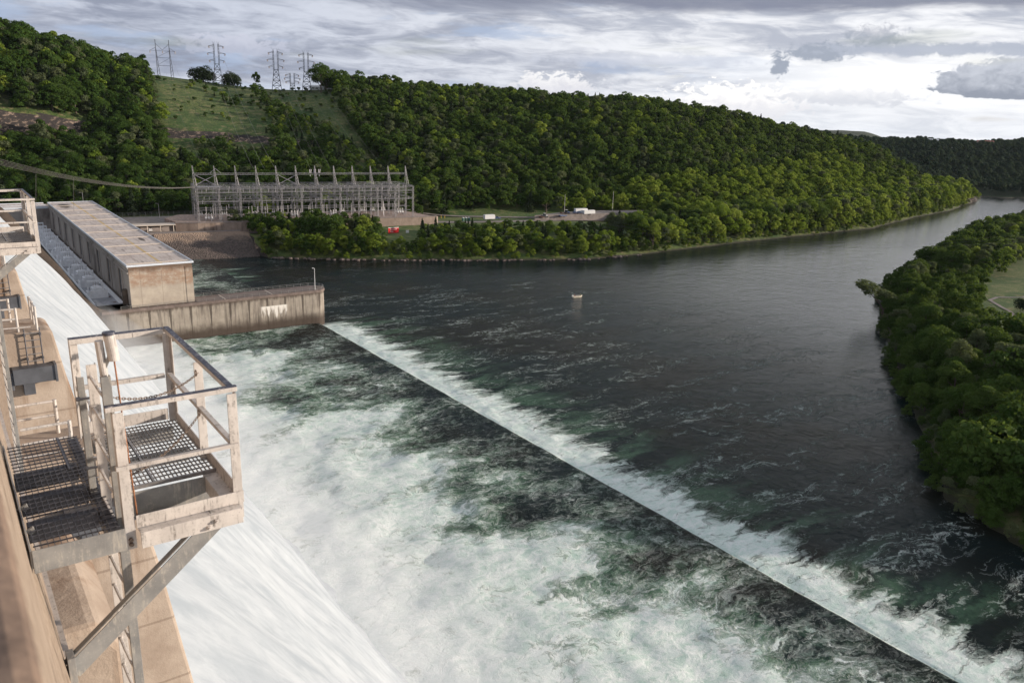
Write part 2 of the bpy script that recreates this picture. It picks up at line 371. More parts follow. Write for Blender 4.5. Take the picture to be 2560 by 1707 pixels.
def mk_rock():
    m,N,b,_=mat('riprap_stone'); p=N.pos()
    v=N.new('ShaderNodeTexVoronoi'); N.l.new(p,v.inputs['Vector']); v.inputs['Scale'].default_value=1.5
    col=N.mix(v.outputs['Color'],(.055,.045,.042),(.17,.135,.12)); 
    z=N.sep(p)[2]; zn=N.m('ADD',z,N.m('MULTIPLY',N.m('SUBTRACT',N.noise(p,.14,5),.5),8.0))
    col=N.mix(N.rng(zn,6.0,9.0),col,(.34,.25,.19))
    N.l.new(col,b.inputs['Base Color']); b.inputs['Roughness'].default_value=.95
    bump(N,b,v.outputs['Distance'],1.0,.5); return m
M['riprap']=mk_rock()
M['stone']=simple('bank_stone',(.17,.135,.12),.95,0,.6,.5)
def mk_ground():
    m,N,b,_=mat('ground_cover'); g=N.new('ShaderNodeNewGeometry'); p=g.outputs['Position']; x,y,z=N.sep(p)
    nz=N.sep(g.outputs['True Normal'])[2]
    n1=N.noise(p,.035,6,.65); n2=N.noise(p,.22,6,.7)
    n4=N.noise(p,.9,4,.7); gr=N.mix(N.rng(n1,.38,.62),(.050,.105,.020),(.120,.155,.042)); gr=N.mix(N.m('MULTIPLY',N.rng(n4,.48,.60),N.rng(z,16.0,30.0,.2,.9)),gr,(.022,.045,.010))
    gr=N.mix(N.m('MULTIPLY',N.rng(n2,.5,.66),.75),gr,(.24,.20,.10))
    gr=N.mix(N.m('MULTIPLY',N.rng(n2,.46,.30),.7),gr,(.028,.055,.012))
    sh=N.rng(N.m('SUBTRACT',1000.0,N.m('ADD',N.m('MULTIPLY',x,1.0),y)),-800.0,400.0)
    rk=N.noise(N.comb(N.m('MULTIPLY',x,.25),N.m('MULTIPLY',y,.25),N.m('MULTIPLY',z,.5)),1.0,7,.7)
    rock=N.mix(N.rng(rk,.50,.66),(.04,.034,.033),(.34,.25,.19))
    rr=N.m('SQRT',N.m('ADD',N.m('MULTIPLY',x,x),N.m('MULTIPLY',y,y)))
    wood=N.mix(N.rng(n2,.35,.65),(.018,.034,.014),(.035,.055,.022)); gr=N.mix(N.rng(rr,1050.0,1120.0),gr,wood)
    col=N.mix(N.rng(nz,.86,.74),gr,rock)
    shore=N.m('MULTIPLY',N.rng(N.m('ADD',z,N.m('MULTIPLY',N.m('SUBTRACT',n2,.5),1.5)),.95,.25),.9)
    col=N.mix(shore,col,(.040,.036,.024))
    N.l.new(col,b.inputs['Base Color']); b.inputs['Roughness'].default_value=.95
    bump(N,b,N.noise(p,.8,6,.7),.7,.5); return m
M['ground']=mk_ground()
def mk_leaf(name,dark,mid,light,transl=.38):
    m,N,b,out=mat(name); oi=N.new('ShaderNodeObjectInfo'); tcn=N.new('ShaderNodeTexCoord')
    c=N.ramp(oi.outputs['Random'],[(0,dark),(.5,mid),(1,light)])
    n=N.noise(tcn.outputs['Object'],.9,4,.6)
    c=N.mix(N.rng(n,.3,.7,.45,0.0),c,tuple(q*.5 for q in mid))
    n3=N.noise(tcn.outputs['Object'],3.5,2,.6); c=N.mix(N.rng(n3,.52,.7,0,.55),c,tuple(min(1,q*1.7) for q in light))
    N.l.new(c,b.inputs['Base Color']); b.inputs['Roughness'].default_value=.75; b.inputs['Specular IOR Level'].default_value=.12
    t=N.new('ShaderNodeBsdfTranslucent'); N.l.new(N.mix(.4,c,(.26,.33,.04)),t.inputs[0])
    mx=N.new('ShaderNodeMixShader'); mx.inputs[0].default_value=transl
    N.l.new(b.outputs[0],mx.inputs[1]); N.l.new(t.outputs[0],mx.inputs[2]); N.l.new(mx.outputs[0],out.inputs[0]); return m
M['leaf']=mk_leaf('broadleaf_foliage',(.026,.066,.014),(.048,.104,.020),(.088,.145,.034))
M['leaf_y']=mk_leaf('bright_and_sunlit_foliage',(.14,.228,.026),(.21,.30,.038),(.33,.395,.072),.45)  # yellow-green leaves; also paints the left bank's sunlight into crown colour
M['leaf_cloudshade']=mk_leaf('cloud_shaded_foliage',(.022,.050,.044),(.032,.066,.055),(.045,.082,.062),.2)  # cloud shadow over the far hills, put into the leaf colour
M['leaf_c']=mk_leaf('conifer_foliage',(.018,.034,.018),(.028,.046,.022),(.040,.058,.028),.1)
M['leaf_g']=mk_leaf('grey_green_foliage',(.085,.12,.065),(.12,.15,.08),(.15,.175,.09))
M['bark']=simple('grey_brown_bark',(.13,.10,.08),.95,0,.3,2)
M['bark_w']=simple('pale_bark',(.55,.52,.48),.8,0,.3,2)
# ---- terrain -------------------------------------------------------------
BANK=np.array([(-60,470),(40,470),(68,455),(90,417),(103,415),(130,410),(136,409),(174,384),(235,354),(291,330),(337,329),(427,335),(587,338),(700,365),(800,383),(938,425),(1010,452),(1045,490),(1050,560),(1120,640),(1300,700)],float)
RBANK=np.array([(1500,560),(1150,440),(811,322),(633,283),(481,238),(400,212),(352,193),(300,160),(250,128),(205,95),(168,70),(160,52),(172,30),(210,-10),(300,-200)],float)
# azimuth (deg, from +Y to +X), foot radius, foot z, ridge radius, ridge z
TAB=np.array([
(-30,560,14,820,116),(-8,560,14,760,122),(-4,560,14,730,121),(0,555,14,730,119),(4,545,14,740,116),(8,535,14,760,108),(10,530,14,790,100),(13,525,14,800,99),(17,520,14,800,93),(20,515,14,790,90),(22.5,512,14,790,90),
(24,507,14,790,91),(28,515,14,830,92),(32,535,14,860,91),(36,552,13,880,90),(39,562,11,890,88),(42,572,8,900,88),(45,578,5,920,88),
(48,585,4,940,82),(51,612,4,960,71),(54,650,4,980,62),(57,700,4,1000,54),(59.2,770,4,1000,43),(60.5,810,4,1000,36),(61.9,840,4,990,22),(63.2,880,4,1000,9),(64.5,930,3,1010,4),(66,960,2,1040,2),(68,1000,2,1060,3),(75,1000,2,1060,3),(200,1000,2,1060,3)],float)
def sstep(t): t=np.clip(t,0,1); return t*t*(3-2*t)
def polydist(x,y,P):
    """signed distance to an open polyline: positive on its left side"""
    best=np.full(x.shape,1e18); sg=np.ones(x.shape)
    for (ax,ay),(bx,by) in zip(P[:-1],P[1:]):
        dx,dy=bx-ax,by-ay; L2=dx*dx+dy*dy
        t=np.clip(((x-ax)*dx+(y-ay)*dy)/L2,0,1)
        ex=x-(ax+t*dx); ey=y-(ay+t*dy); d=ex*ex+ey*ey
        c=dx*(y-ay)-dy*(x-ax); m=d<best-1e-9
        best=np.where(m,d,best); sg=np.where(m,np.sign(c),sg)
    return np.sqrt(best)*sg
_r=np.random.default_rng(5); _G=_r.random((64,64))
def vnoise(x,y):
    xi=np.floor(x).astype(int); yi=np.floor(y).astype(int); fx=sstep(x-xi); fy=sstep(y-yi)
    g=lambda a,b:_G[a%64,b%64]
    return (g(xi,yi)*(1-fx)+g(xi+1,yi)*fx)*(1-fy)+(g(xi,yi+1)*(1-fx)+g(xi+1,yi+1)*fx)*fy
def fbm(x,y,o=4):
    s=0;a=.5
    for k in range(o): s=s+a*(vnoise(x*2**k+17*k,y*2**k+9*k)-.5); a*=.5
    return s
def height(x,y):
    x=np.asarray(x,float); y=np.asarray(y,float)
    r=np.hypot(x,y); th=np.degrees(np.arctan2(x,y))
    dl=polydist(x,y,BANK)+3*fbm(x/18,y/18,3); dr=polydist(x,y,RBANK)+4*fbm(x/14,y/14,3)
    bench=np.where(dl>0, np.minimum(0.4+dl*.42,8.5)+sstep((dl-22)/60)*1.5+sstep((dl-90)/60)*3.0, dl*.4)
    near=sstep((th-38)/8); bench=bench*(1-near)+near*np.where(dl>0,np.minimum(.4+dl*.35,4+sstep((dl-40)/60)*4),dl*.4)
    rf=np.interp(th,TAB[:,0],TAB[:,1]); rr=np.interp(th,TAB[:,0],TAB[:,3]); zr=np.interp(th,TAB[:,0],TAB[:,4])
    t=(r-rf)/(rr-rf)
    tc=np.clip(t,0,1)
    prof=np.interp(tc,[0,.1,.3,.46,.485,.7,.88,1],[0,.06,.26,.44,.52,.77,.93,1.])
    prof2=np.interp(tc,[0,.1,.3,.5,.7,.88,1],[0,.09,.33,.58,.8,.94,1.])
    cl=sstep((24-th)/3)
    profL=np.interp(tc,[0,.1,.3,.455,.48,.7,.88,1],[0,.06,.24,.37,.51,.76,.93,1.]); lf=sstep((10.5-th)/2); prof=prof*(1-lf)+profL*lf
    p=prof*cl+prof2*(1-cl)
    zb=np.maximum(bench,0)
    hill=zb+(zr-zb)*p*(t>0)
    hill=hill+np.where(t>0,sstep(t*3)*fbm(x/70,y/70,4)*(14-11*cl*sstep((th-6)/3)),0)
    hill=hill-np.where(t>1,(r-rr)*.045,0)
    left=np.where(dl>0,np.where(t>0,hill,bench),bench)
    # the country beyond the bend
    rf2=np.interp(th,[50,60,66,70,75],[1080,1090,1110,1150,1300]); rr2=np.interp(th,[50,56,60,64,68,72,80],[1900,1800,1750,1700,1750,1750,1700])
    zr2=np.interp(th,[50,54,58,62,65,68,72,76],[34,40,42,44,40,44,38,40])
    t2=(r-rf2)/(rr2-rf2); p2=sstep(np.clip(t2*1.25,0,1))*.85+.15*np.clip(t2,0,1)
    far=np.where(t2>0,2+(zr2-2)*p2+fbm(x/160,y/160,4)*18*sstep(t2*2),(r-rf2)*.05)
    far=far-np.where(t2>1,(r-rr2)*.008,0)
    far=np.where(th>48,far,-50)
    right=np.where(dr>0,np.minimum(.3+dr*.16,3.2)+sstep((dr-40)/60)*2+fbm(x/40,y/40,3)*1.2*sstep(dr/20),dr*.16)
    z=np.maximum(left,np.where(r>1000,far,-50))
    z=np.where(dr>-30,np.maximum(z,right),z)
    z=np.where((dl<=0)&(dr<=0)&(r<1080),np.maximum(left,right),z)
    # round the dam, basin and powerhouse the ground stays under water
    z=np.where((x<100)&(y<402),-8,z)
    z=np.where((x<137.5)&(y<438),-8,z)
    z=np.where((x<139)&(y>=438)&(y<462),np.minimum(z,9.6),z)
    return np.maximum(z,-8)
# ---------------------------------------------------------------- ground sheet
def make_ground():
    th=np.radians(np.concatenate([np.arange(-60,-6,3.0),np.arange(-6,72,.27),np.arange(72,180,4.0)]))
    r=np.concatenate([[60],np.arange(80,560,4.5),np.arange(560,700,2.6),np.arange(700,1100,4.5),np.geomspace(1100,4600,60)])
    T,Rr=np.meshgrid(th,r,indexing='ij'); x=np.sin(T)*Rr; y=np.cos(T)*Rr
    z=height(x,y); z=np.where(Rr>2000,z-np.minimum((Rr-2000)*.03,60),z)
    z=z+np.where((np.degrees(T)>49)&(np.degrees(T)<62),62*np.exp(-((Rr-3300)/450.)**2)*sstep((np.degrees(T)-49)/4)*sstep((62.5-np.degrees(T))/4),0)
    me=mesh_np('ground',np.stack([x.ravel(),y.ravel(),z.ravel()],1),grid_faces(len(th),len(r))[:,::-1],M['ground'])
    tag(link('ground',me),kind='structure')
make_ground()
def drape(name,pts,w,m,lift=.12,extra=0.0):
    P=[Vector((*p,0)) for p in pts]; L=[]
    for a,b in zip(P[:-1],P[1:]):
        n=max(1,int((b-a).length/3)); L+=[a+(b-a)*k/n for k in range(n)]
    L.append(P[-1]); V=[]
    for i,p in enumerate(L):
        d=(L[min(i+1,len(L)-1)]-L[max(i-1,0)]).normalized(); s=Vector((-d.y,d.x,0))
        for k in range(5):
            q=p+s*(k/4-.5)*w; V.append((q.x,q.y,0))
    V=np.array(V); zc=height(V[:,0],V[:,1]); zz=zc.reshape(-1,5); zm=zz.max(1); zm=np.convolve(np.pad(zm,4,'edge'),np.ones(9)/9,'valid')
    zm=np.maximum(zm,zz.max(1)-.1)
    V[:,2]=np.repeat(zm,5)+lift
    V2=np.concatenate([V]); me=mesh_np(name,V2,grid_faces(len(L),5),m); return tag(link(name,me),kind='structure')
drape('lower_road',[(104,444),(125,441),(160,438),(200,436),(235,434.5),(249,433),(267,424),(293,417.5),(320,411),(350,408),(387,406),(420,400)],7.5,M['road'])
drape('upper_road',[(128,486),(160,482),(200,478),(246,466),(269,452.3),(292,440),(316,428),(343,419),(370,411),(400,404)],5.5,M['road'],.16)
drape('meadow_path',[(440,158),(395,150),(385,157),(376,156),(366,147),(359,140),(340,128)],1.6,M['road'])
tag(MB().plan([(318,414),(350,409),(398,401),(412,409),(380,419),(345,421)],8,13.25).build('gravel_lot',M['road']),kind='structure')
# ---------------------------------------------------------------- water
def mk_water():
    m,N,b,out=mat('river_water'); p=N.pos(); x,y,z=N.sep(p)
    # slow domain warp so that foam lines curl
    w1=N.noise(p,.05,3,.5,out=1); w2=N.noise(p,.22,5,.6,out=1)
    q=N.vm('ADD',p,N.vm('MULTIPLY',N.vm('SUBTRACT',w1,(.5,.5,.5)),(16,12,0)))
    q=N.vm('ADD',q,N.vm('MULTIPLY',N.vm('SUBTRACT',w2,(.5,.5,.5)),(6,3.5,0)))
    qx,qy,qz=N.sep(q)
    flow=N.comb(N.m('MULTIPLY',qx,.45),qy,0.0)
    flow2=N.comb(N.m('MULTIPLY',qx,.22),qy,0.0); fb=N.comb(N.m('MULTIPLY',qx,.62),qy,0.0); fbf=N.vm('ADD',N.comb(N.m('MULTIPLY',x,.8),y,0.0),N.vm('MULTIPLY',N.vm('SUBTRACT',w2,(.5,.5,.5)),(4,4,0)))
    def ridge(v,s,d,pw,r=.6,k=1.0):
        n=N.noise(v,s,d,r); a=N.m('ABSOLUTE',N.m('SUBTRACT',n,.5)); a=N.m('SUBTRACT',1.0,N.m('MULTIPLY',a,2.0*k),clamp=True)
        return N.m('POWER',a,pw)
    brk=N.rng(N.noise(flow,.8,4,.65),.38,.55); brk2=N.rng(N.noise(flow,2.2,3,.6),.34,.56)
    veins=N.m('MAXIMUM',N.m('MULTIPLY',ridge(flow,.13,6,34.0,.6),brk),N.m('MULTIPLY',N.m('MULTIPLY',ridge(flow,.42,5,30.0,.6),brk2),.8))
    fl2=N.vm('ADD',N.comb(N.m('MULTIPLY',x,.6),y,0.0),N.vm('MULTIPLY',N.vm('SUBTRACT',w2,(.5,.5,.5)),(2.5,2.5,0))); fine=N.m('MULTIPLY',ridge(fl2,.8,6,16.0,.7),brk)
    patchn=N.noise(fb,.028,4,.6); patch2=N.noise(flow2,.12,4,.62); patchb=N.noise(fb,.075,5,.62)
    xs_=N.m('ADD',x,N.m('MULTIPLY',N.m('SUBTRACT',N.noise(p,.35,4,.6),.5),.9)); basin=N.rng(xs_,108.9,108.5); below=N.m('SUBTRACT',1.0,basin)
    # --- coverage of white water inside the basin
    toe=N.rng(x,43.0,47.0,1.0,1.0)
    edge=N.m('ADD',N.m('ADD',70.0,N.m('MULTIPLY',N.rng(y,255.0,110.0),24.0)),0.0)
    dens=N.rng(N.m('ADD',x,N.m('MULTIPLY',N.m('SUBTRACT',patchn,.5),120.0)),N.m('ADD',edge,14.0),N.m('SUBTRACT',edge,18.0))
    near=N.rng(y,100.0,45.0); 
    d2=N.m('ADD',N.m('ADD',dens,N.m('MULTIPLY',N.m('SUBTRACT',patchb,.5),2.3)),N.m('MULTIPLY',N.m('SUBTRACT',N.noise(fbf,.45,7,.75),.5),1.3))
    solid=N.rng(d2,.25,.98)
    tv=N.vm('ADD',N.comb(N.m('MULTIPLY',x,.75),y,0.0),N.vm('MULTIPLY',N.vm('SUBTRACT',w2,(.5,.5,.5)),(5,5,0)))
    thr=N.m('MAXIMUM',ridge(tv,.42,2,11.0,.5),ridge(N.vm('ADD',tv,(31,17,5)),.95,2,8.0,.5)); thr=N.m('MULTIPLY',thr,N.rng(N.noise(tv,.6,4,.65),.38,.58,.0,1.0))
    calm=N.rng(x,97.0,106.0)       # smooth dark tongue drawing down to the sill
    vein_b=N.m('MULTIPLY',N.m('ADD',N.m('MULTIPLY',veins,1.1),N.m('MULTIPLY',fine,.3)),N.m('SUBTRACT',1.0,N.m('MULTIPLY',calm,.75)))
    vein_b=N.m('MULTIPLY',vein_b,N.m('ADD',.25,N.m('ADD',N.m('MULTIPLY',near,.35),N.rng(patchb,.42,.60))))
    foam_b=N.m('MAXIMUM',N.m('ADD',N.m('MULTIPLY',solid,.90),N.m('MULTIPLY',thr,N.m('ADD',.14,N.m('MULTIPLY',N.rng(d2,-.25,.5),.66)))),vein_b)
    tur_b=N.m('MULTIPLY',N.rng(d2,-.15,.60),N.m('SUBTRACT',1.0,N.m('MULTIPLY',calm,.7)))
    # --- below the sill: white roller with combed-out tips
    yw=N.m('ADD',y,N.m('MULTIPLY',N.m('SUBTRACT',N.noise(flow,.22,4,.65),.5),9.0))
    yy=N.comb(N.m('MULTIPLY',x,.16),yw,0.0)
    comb1=N.noise(yy,.16,6,.7,.4); comb2=N.noise(yy,1.1,5,.7,.2)
    reach=N.m('ADD',120.5,N.m('ADD',N.m('MULTIPLY',N.rng(comb1,.36,.74),11.0),N.m('MULTIPLY',comb2,7.0)))
    roller=N.rng(x,N.m('ADD',reach,3.0),N.m('SUBTRACT',reach,13.0))
    roller=N.m('MULTIPLY',roller,N.rng(N.m('ADD',roller,N.m('MULTIPLY',N.m('SUBTRACT',N.noise(N.comb(N.m('MULTIPLY',x,.25),yw,2.0),.9,6,.72),.5),2.4)),.12,.95))
    ext=N.rng(y,272.0,264.0)
    rollm=N.m('MULTIPLY',N.m('MULTIPLY',roller,below),ext)
    trb=N.m('MULTIPLY',N.m('MULTIPLY',N.rng(x,N.m('ADD',reach,17.0),N.m('SUBTRACT',reach,2.0)),N.rng(N.noise(flow2,.16,4,.6),.42,.6)),N.m('MULTIPLY',below,ext))
    # --- river: thin web that fades out downstream
    fade=N.m('MULTIPLY',N.rng(x,380.0,120.0),N.rng(y,330.0,280.0,.45,1.0))
    rv=N.m('MULTIPLY',N.m('MULTIPLY',N.m('ADD',N.m('MULTIPLY',veins,1.1),N.m('MULTIPLY',fine,.15)),fade),N.rng(patch2,.40,.62,.12,1.0))
    rv=N.m('MULTIPLY',N.m('MAXIMUM',rv,N.m('MULTIPLY',N.m('MULTIPLY',thr,fade),N.rng(patch2,.48,.68,.0,.62))),.74)
    rough_band=N.m('MULTIPLY',N.rng(x,175.0,116.0),N.rng(N.noise(flow,.35,5,.7),.52,.68))
    rv=N.m('MAXIMUM',rv,N.m('MULTIPLY',rough_band,.22))
    # draft tube boil beside the powerhouse
    ex=N.m('DIVIDE',N.m('SUBTRACT',x,90.0),32.0); ey=N.m('DIVIDE',N.m('SUBTRACT',y,372.0),26.0)
    de=N.m('ADD',N.m('SQRT',N.m('ADD',N.m('MULTIPLY',ex,ex),N.m('MULTIPLY',ey,ey))),N.m('MULTIPLY',N.m('SUBTRACT',patch2,.5),2.2))
    boil=N.rng(de,1.0,.35); boilf=N.m('MULTIPLY',boil,N.rng(N.noise(flow2,.35,5,.7),.40,.60))
    foam_r=N.m('MAXIMUM',N.m('MAXIMUM',rollm,rv),N.m('MULTIPLY',boilf,.75))
    foam=N.m('ADD',N.m('MULTIPLY',N.rng(foam_b,.05,.95,smooth=False),basin),N.m('MULTIPLY',N.rng(foam_r,.12,.92,smooth=False),below),clamp=True)
    tur=N.m('ADD',N.m('MULTIPLY',tur_b,basin),N.m('MULTIPLY',N.m('MAXIMUM',N.m('MULTIPLY',trb,.5),N.m('MULTIPLY',boil,.9)),below),clamp=True)
    bed=N.rng(N.noise(p,.02,3),.45,.6)
    deep=N.mix(N.m('MULTIPLY',bed,N.rng(x,330.0,150.0)),(.003,.011,.013),(.009,.010,.008))
    wat=N.mix(tur,deep,(.10,.20,.125))
    lump=N.noise(fbf,.5,7,.75)
    white=N.mix(N.rng(lump,.35,.65),(.47,.62,.55),(.74,.81,.785))
    mist=N.rng(N.m('ADD',x,N.m('MULTIPLY',patchn,22.0)),84.0,56.0)
    white=N.mix(N.m('MULTIPLY',N.m('MULTIPLY',mist,basin),.7),white,(.80,.83,.84))
    white=N.mix(N.m('MULTIPLY',below,.5),white,(.74,.86,.81)); rs_=N.noise(N.comb(N.m('MULTIPLY',x,.25),yw,9.0),1.3,5,.7); white=N.mix(N.m('MULTIPLY',N.m('MULTIPLY',below,N.rng(rs_,.5,.66)),.55),white,(.42,.60,.52))
    wl=N.vm('ADD',N.comb(N.m('MULTIPLY',x,.7),y,0.0),N.vm('MULTIPLY',N.vm('SUBTRACT',w2,(.5,.5,.5)),(3,3,0))); wire=N.m('MULTIPLY',ridge(wl,.5,2,7.0,.5),N.rng(N.noise(wl,.25,3,.6),.35,.6,.3,1.0)); white=N.mix(N.m('MULTIPLY',wire,.8),white,(.90,.92,.91))
    col=N.mix(foam,wat,white)
    N.l.new(col,b.inputs['Base Color']); b.inputs['IOR'].default_value=1.33
    # still water picks up wind texture
    rg=N.m('ADD',.07,N.m('MULTIPLY',foam,.6)); N.l.new(rg,b.inputs['Roughness'])
    N.l.new(N.m('SUBTRACT',N.rng(N.m('ADD',x,N.m('MULTIPLY',y,-.5)),80.0,450.0,.10,.9),N.m('MULTIPLY',foam,.2)),b.inputs['Specular IOR Level'])
    wv=N.comb(N.m('MULTIPLY',qx,.8),qy,0.0)
    h1=N.noise(wv,.16,3,.5); h2=N.noise(N.comb(x,N.m('MULTIPLY',y,.75),0.0),.62,5,.62,.3); h3=N.noise(wv,1.7,4,.6)
    amp=N.m('MULTIPLY',N.m('ADD',.30,N.m('MULTIPLY',N.rng(x,300.0,110.0),.6)),N.m('SUBTRACT',1.0,N.m('MULTIPLY',foam,.8)))
    h=N.m('ADD',N.m('MULTIPLY',h1,1.4),N.m('ADD',N.m('MULTIPLY',h2,.75),N.m('MULTIPLY',h3,.22)))
    h=N.m('ADD',N.m('MULTIPLY',h,amp),N.m('MULTIPLY',N.m('MULTIPLY',foam,lump),.3))
    bump(N,b,h,.75,1.0); return m
M['water']=mk_water()
def make_river():
    xs=np.concatenate([np.arange(38,104,1.0),np.arange(104,116,.35),np.arange(116,150,.9),np.arange(150,300,3),np.geomspace(300,3000,50)])
    ys=np.concatenate([np.geomspace(400,12,16)*-1,np.arange(-10,20,3.0),np.arange(20,300,1.0),np.arange(300,480,4.0),np.geomspace(480,2500,24)])
    X,Y=np.meshgrid(xs,ys,indexing='ij')
    dropm=1-sstep((X-108.3)/2.0)
    z=np.where(Y<267.5,1.15,0)*dropm
    turb=np.where(Y<267,1,0)*(sstep((X-42)/5)*(1-sstep((X-78)/28)*.8))
    z=z+turb*(fbm(X/9,Y/9,4)*2.2)*(X<106)
    z=z+np.where((X>110)&(Y<267),np.exp(-((X-115)/6)**2)*(fbm(X/5,Y/3,3)*1.0+.35),0)
    z=z+np.where(X<106,fbm(X/4+5,Y/4,3)*.5*(1-.7*sstep((X-98)/6)),fbm(X/6,Y/6,3)*.35*(1-sstep((X-150)/150)))
    z=z+np.where(X>2000,0,0)
    me=mesh_np('water',np.stack([X.ravel(),Y.ravel(),z.ravel()],1),grid_faces(len(xs),len(ys)),M['water'])
    tag(link('water',me),kind='structure')
make_river()
def mk_sheet():
    m,N,b,out=mat('falling_white_water'); p=N.pos(); x,y,z=N.sep(p)
    s=N.m('ADD',N.m('MULTIPLY',x,.7),N.m('MULTIPLY',z,-.7))
    f1=N.noise(N.comb(N.m('MULTIPLY',s,.11),N.m('MULTIPLY',y,.22),0.0),1.0,7,.62,.5)
    f2=N.noise(N.comb(N.m('MULTIPLY',s,.5),N.m('MULTIPLY',y,.7),4.0),1.0,6,.7,.4)
    t=N.m('ADD',N.m('MULTIPLY',f1,.6),N.m('MULTIPLY',f2,.4))
    col=N.mix(N.rng(t,.36,.62),(.385,.43,.475),(.53,.57,.61))
    N.l.new(col,b.inputs['Base Color']); b.inputs['Roughness'].default_value=.9; b.inputs['Specular IOR Level'].default_value=.1
    bump(N,b,N.m('ADD',f1,N.m('MULTIPLY',f2,.4)),.10,.4)
    return m
M['sheet']=mk_sheet()
SPILL=[(-3,60.5),(0,59.2),(2,57.8),(5.4,55.2),(10,50.3),(16,43.0),(22.2,33.8),(27,27.6),(31.2,21.8),(35,15.8),(38.2,9.6),(40.4,5.2),(42.2,2.2),(44,1.0),(46.5,.3),(50,-.6)]
def make_sheet():
    sx=np.array([a for a,_ in SPILL],float); sz=np.array([c for _,c in SPILL],float)
    ss=np.concatenate([[0],np.cumsum(np.hypot(np.diff(sx),np.diff(sz)))]); t=np.arange(0,ss[-1],.55)
    X1=np.interp(t,ss,sx); Z1=np.interp(t,ss,sz)
    for _ in range(6):
        X1[1:-1]=(X1[:-2]+2*X1[1:-1]+X1[2:])/4; Z1[1:-1]=(Z1[:-2]+2*Z1[1:-1]+Z1[2:])/4
    tx=np.gradient(X1); tz=np.gradient(Z1); L=np.hypot(tx,tz); nx,nz=-tz/L,tx/L
    ys=np.arange(-60,266.6,.7)
    T,Y=np.meshgrid(t,ys,indexing='ij')
    d=fbm(T/14,Y/9,3)*1.3+fbm(T/4,Y/3.5,1)*.25
    d=d*sstep(T/25)
    X=X1[:,None]+nx[:,None]*d; Z=Z1[:,None]+nz[:,None]*d
    me=mesh_np('falling_water',np.stack([X.ravel(),Y.ravel(),Z.ravel()],1),grid_faces(len(t),len(ys)),M['sheet'])
    tag(link('falling_water',me),kind='structure')
make_sheet()
# ---------------------------------------------------------------- the dam
dam=empty('concrete_dam',(0,0,0),'massive tan concrete spillway dam with piers above the falling white water','dam')
MB().prism([(-3,71.0),(-3,75.1),(.02,75.1),(.06,74.9),(.10,74.4),(.27,72.3),(.46,70.95),(.46,70.5),(.1,70.3),(-3,70.3)],-14,266).build('bridge_wall',M['wall_tan'],dam)
MB().box(-.55,.035,-14,266,75.1,75.32).build('parapet',M['parapet'],dam,bevel=.03)
MB().prism([(x-(1.4 if x<42 else 0),z-1.4) for x,z in SPILL]+[(50,-8),(-30,-8),(-30,62),(-3,62)],-60,266.7).build('spillway_face',M['mass'],dam)
for k in range(-1,16):
    y0=24.6+15.6*k; wd=2.7
    MB().prism([(-3,70.3),(.9,70.3),(1.15,69.9),(1.15,66.0),(3.55,66.0),(3.72,65.85),(4.05,63.8),(4.42,61.8),(5.12,57),(5.6,54),(6.0,50),(4,44),(-3,44)],y0,y0+wd).build('pier',M['pier'],dam,bevel=.09)
for k in range(0,5):
    y0=24.6+15.6*k; g=MB()
    g.box(1.95,3.6,y0-.62,y0-.005,63.8,64.5); g.box(1.2,1.95,y0-.5,y0-.005,63.55,64.35)
    g.prism([(-2.2,63.0),(-2.2,64.3),(1.2,64.2),(1.2,63.5)],y0-.42,y0-.2)
    for i in range(6):
        for j in range(3): g.tube([(-.2+i*.22,y0-.46,63.6+j*.2),(-.2+i*.22,y0-.42,63.6+j*.2)],.035,6)
    g.box(2.3,2.75,y0-.35,y0-.005,63.2,63.8); g.box(3.55,3.66,y0-.68,y0-.005,63.75,64.55)
    g.build('gate_girder',M['girder'],dam,bevel=.02)
# sloping training wall that runs down the spillway face at its far end
MB().prism([(4,60.5),(10,54.3),(15.7,46.6),(18.1,44.0),(20.6,40.2),(23.2,36.2),(25.5,32.9),(29.3,27.4),(32.0,22.4),(34.5,18.2),(36.8,15.3),(38.4,14.0),(40.4,13.4),(46,13.3),(46,-8),(0,-8),(0,60.5)],267.03,268.35).build('wing_wall',M['mass'],dam)
# end sill of the stilling basin
tag(MB().prism([(104.5,-3),(106.8,.35),(108.2,.42),(108.7,-3)],-120,266.5).build('end_sill',M['mass']),'long straight concrete sill drawing a dark line through the white water','weir')

def railing(name,pts,h,m,org,label,group=None,step=3.0,r=.03,mids=(.5,)):
    o=empty(name,org,label,'railing',group); P=[Vector(p) for p in pts]
    a=MB(org); 
    for q in (1.0,): a.tube([p+Vector((0,0,h*q)) for p in P],r,6)
    a.build('top_rail',m,o)
    a=MB(org)
    for q in mids: a.tube([p+Vector((0,0,h*q)) for p in P],r*.8,6)
    a.build('mid_rail',m,o)
    n=0
    for p,q in zip(P[:-1],P[1:]):
        L=(q-p).length; c=max(1,round(L/step))
        for i in range(c):
            if n>=98: break
            s=p.lerp(q,i/c); MB(org).tube([s,s+Vector((0,0,h))],r*1.15,6).build('post',m,o); n+=1
    MB(org).tube([P[-1],P[-1]+Vector((0,0,h))],r*1.15,6).build('post',m,o)
    return o
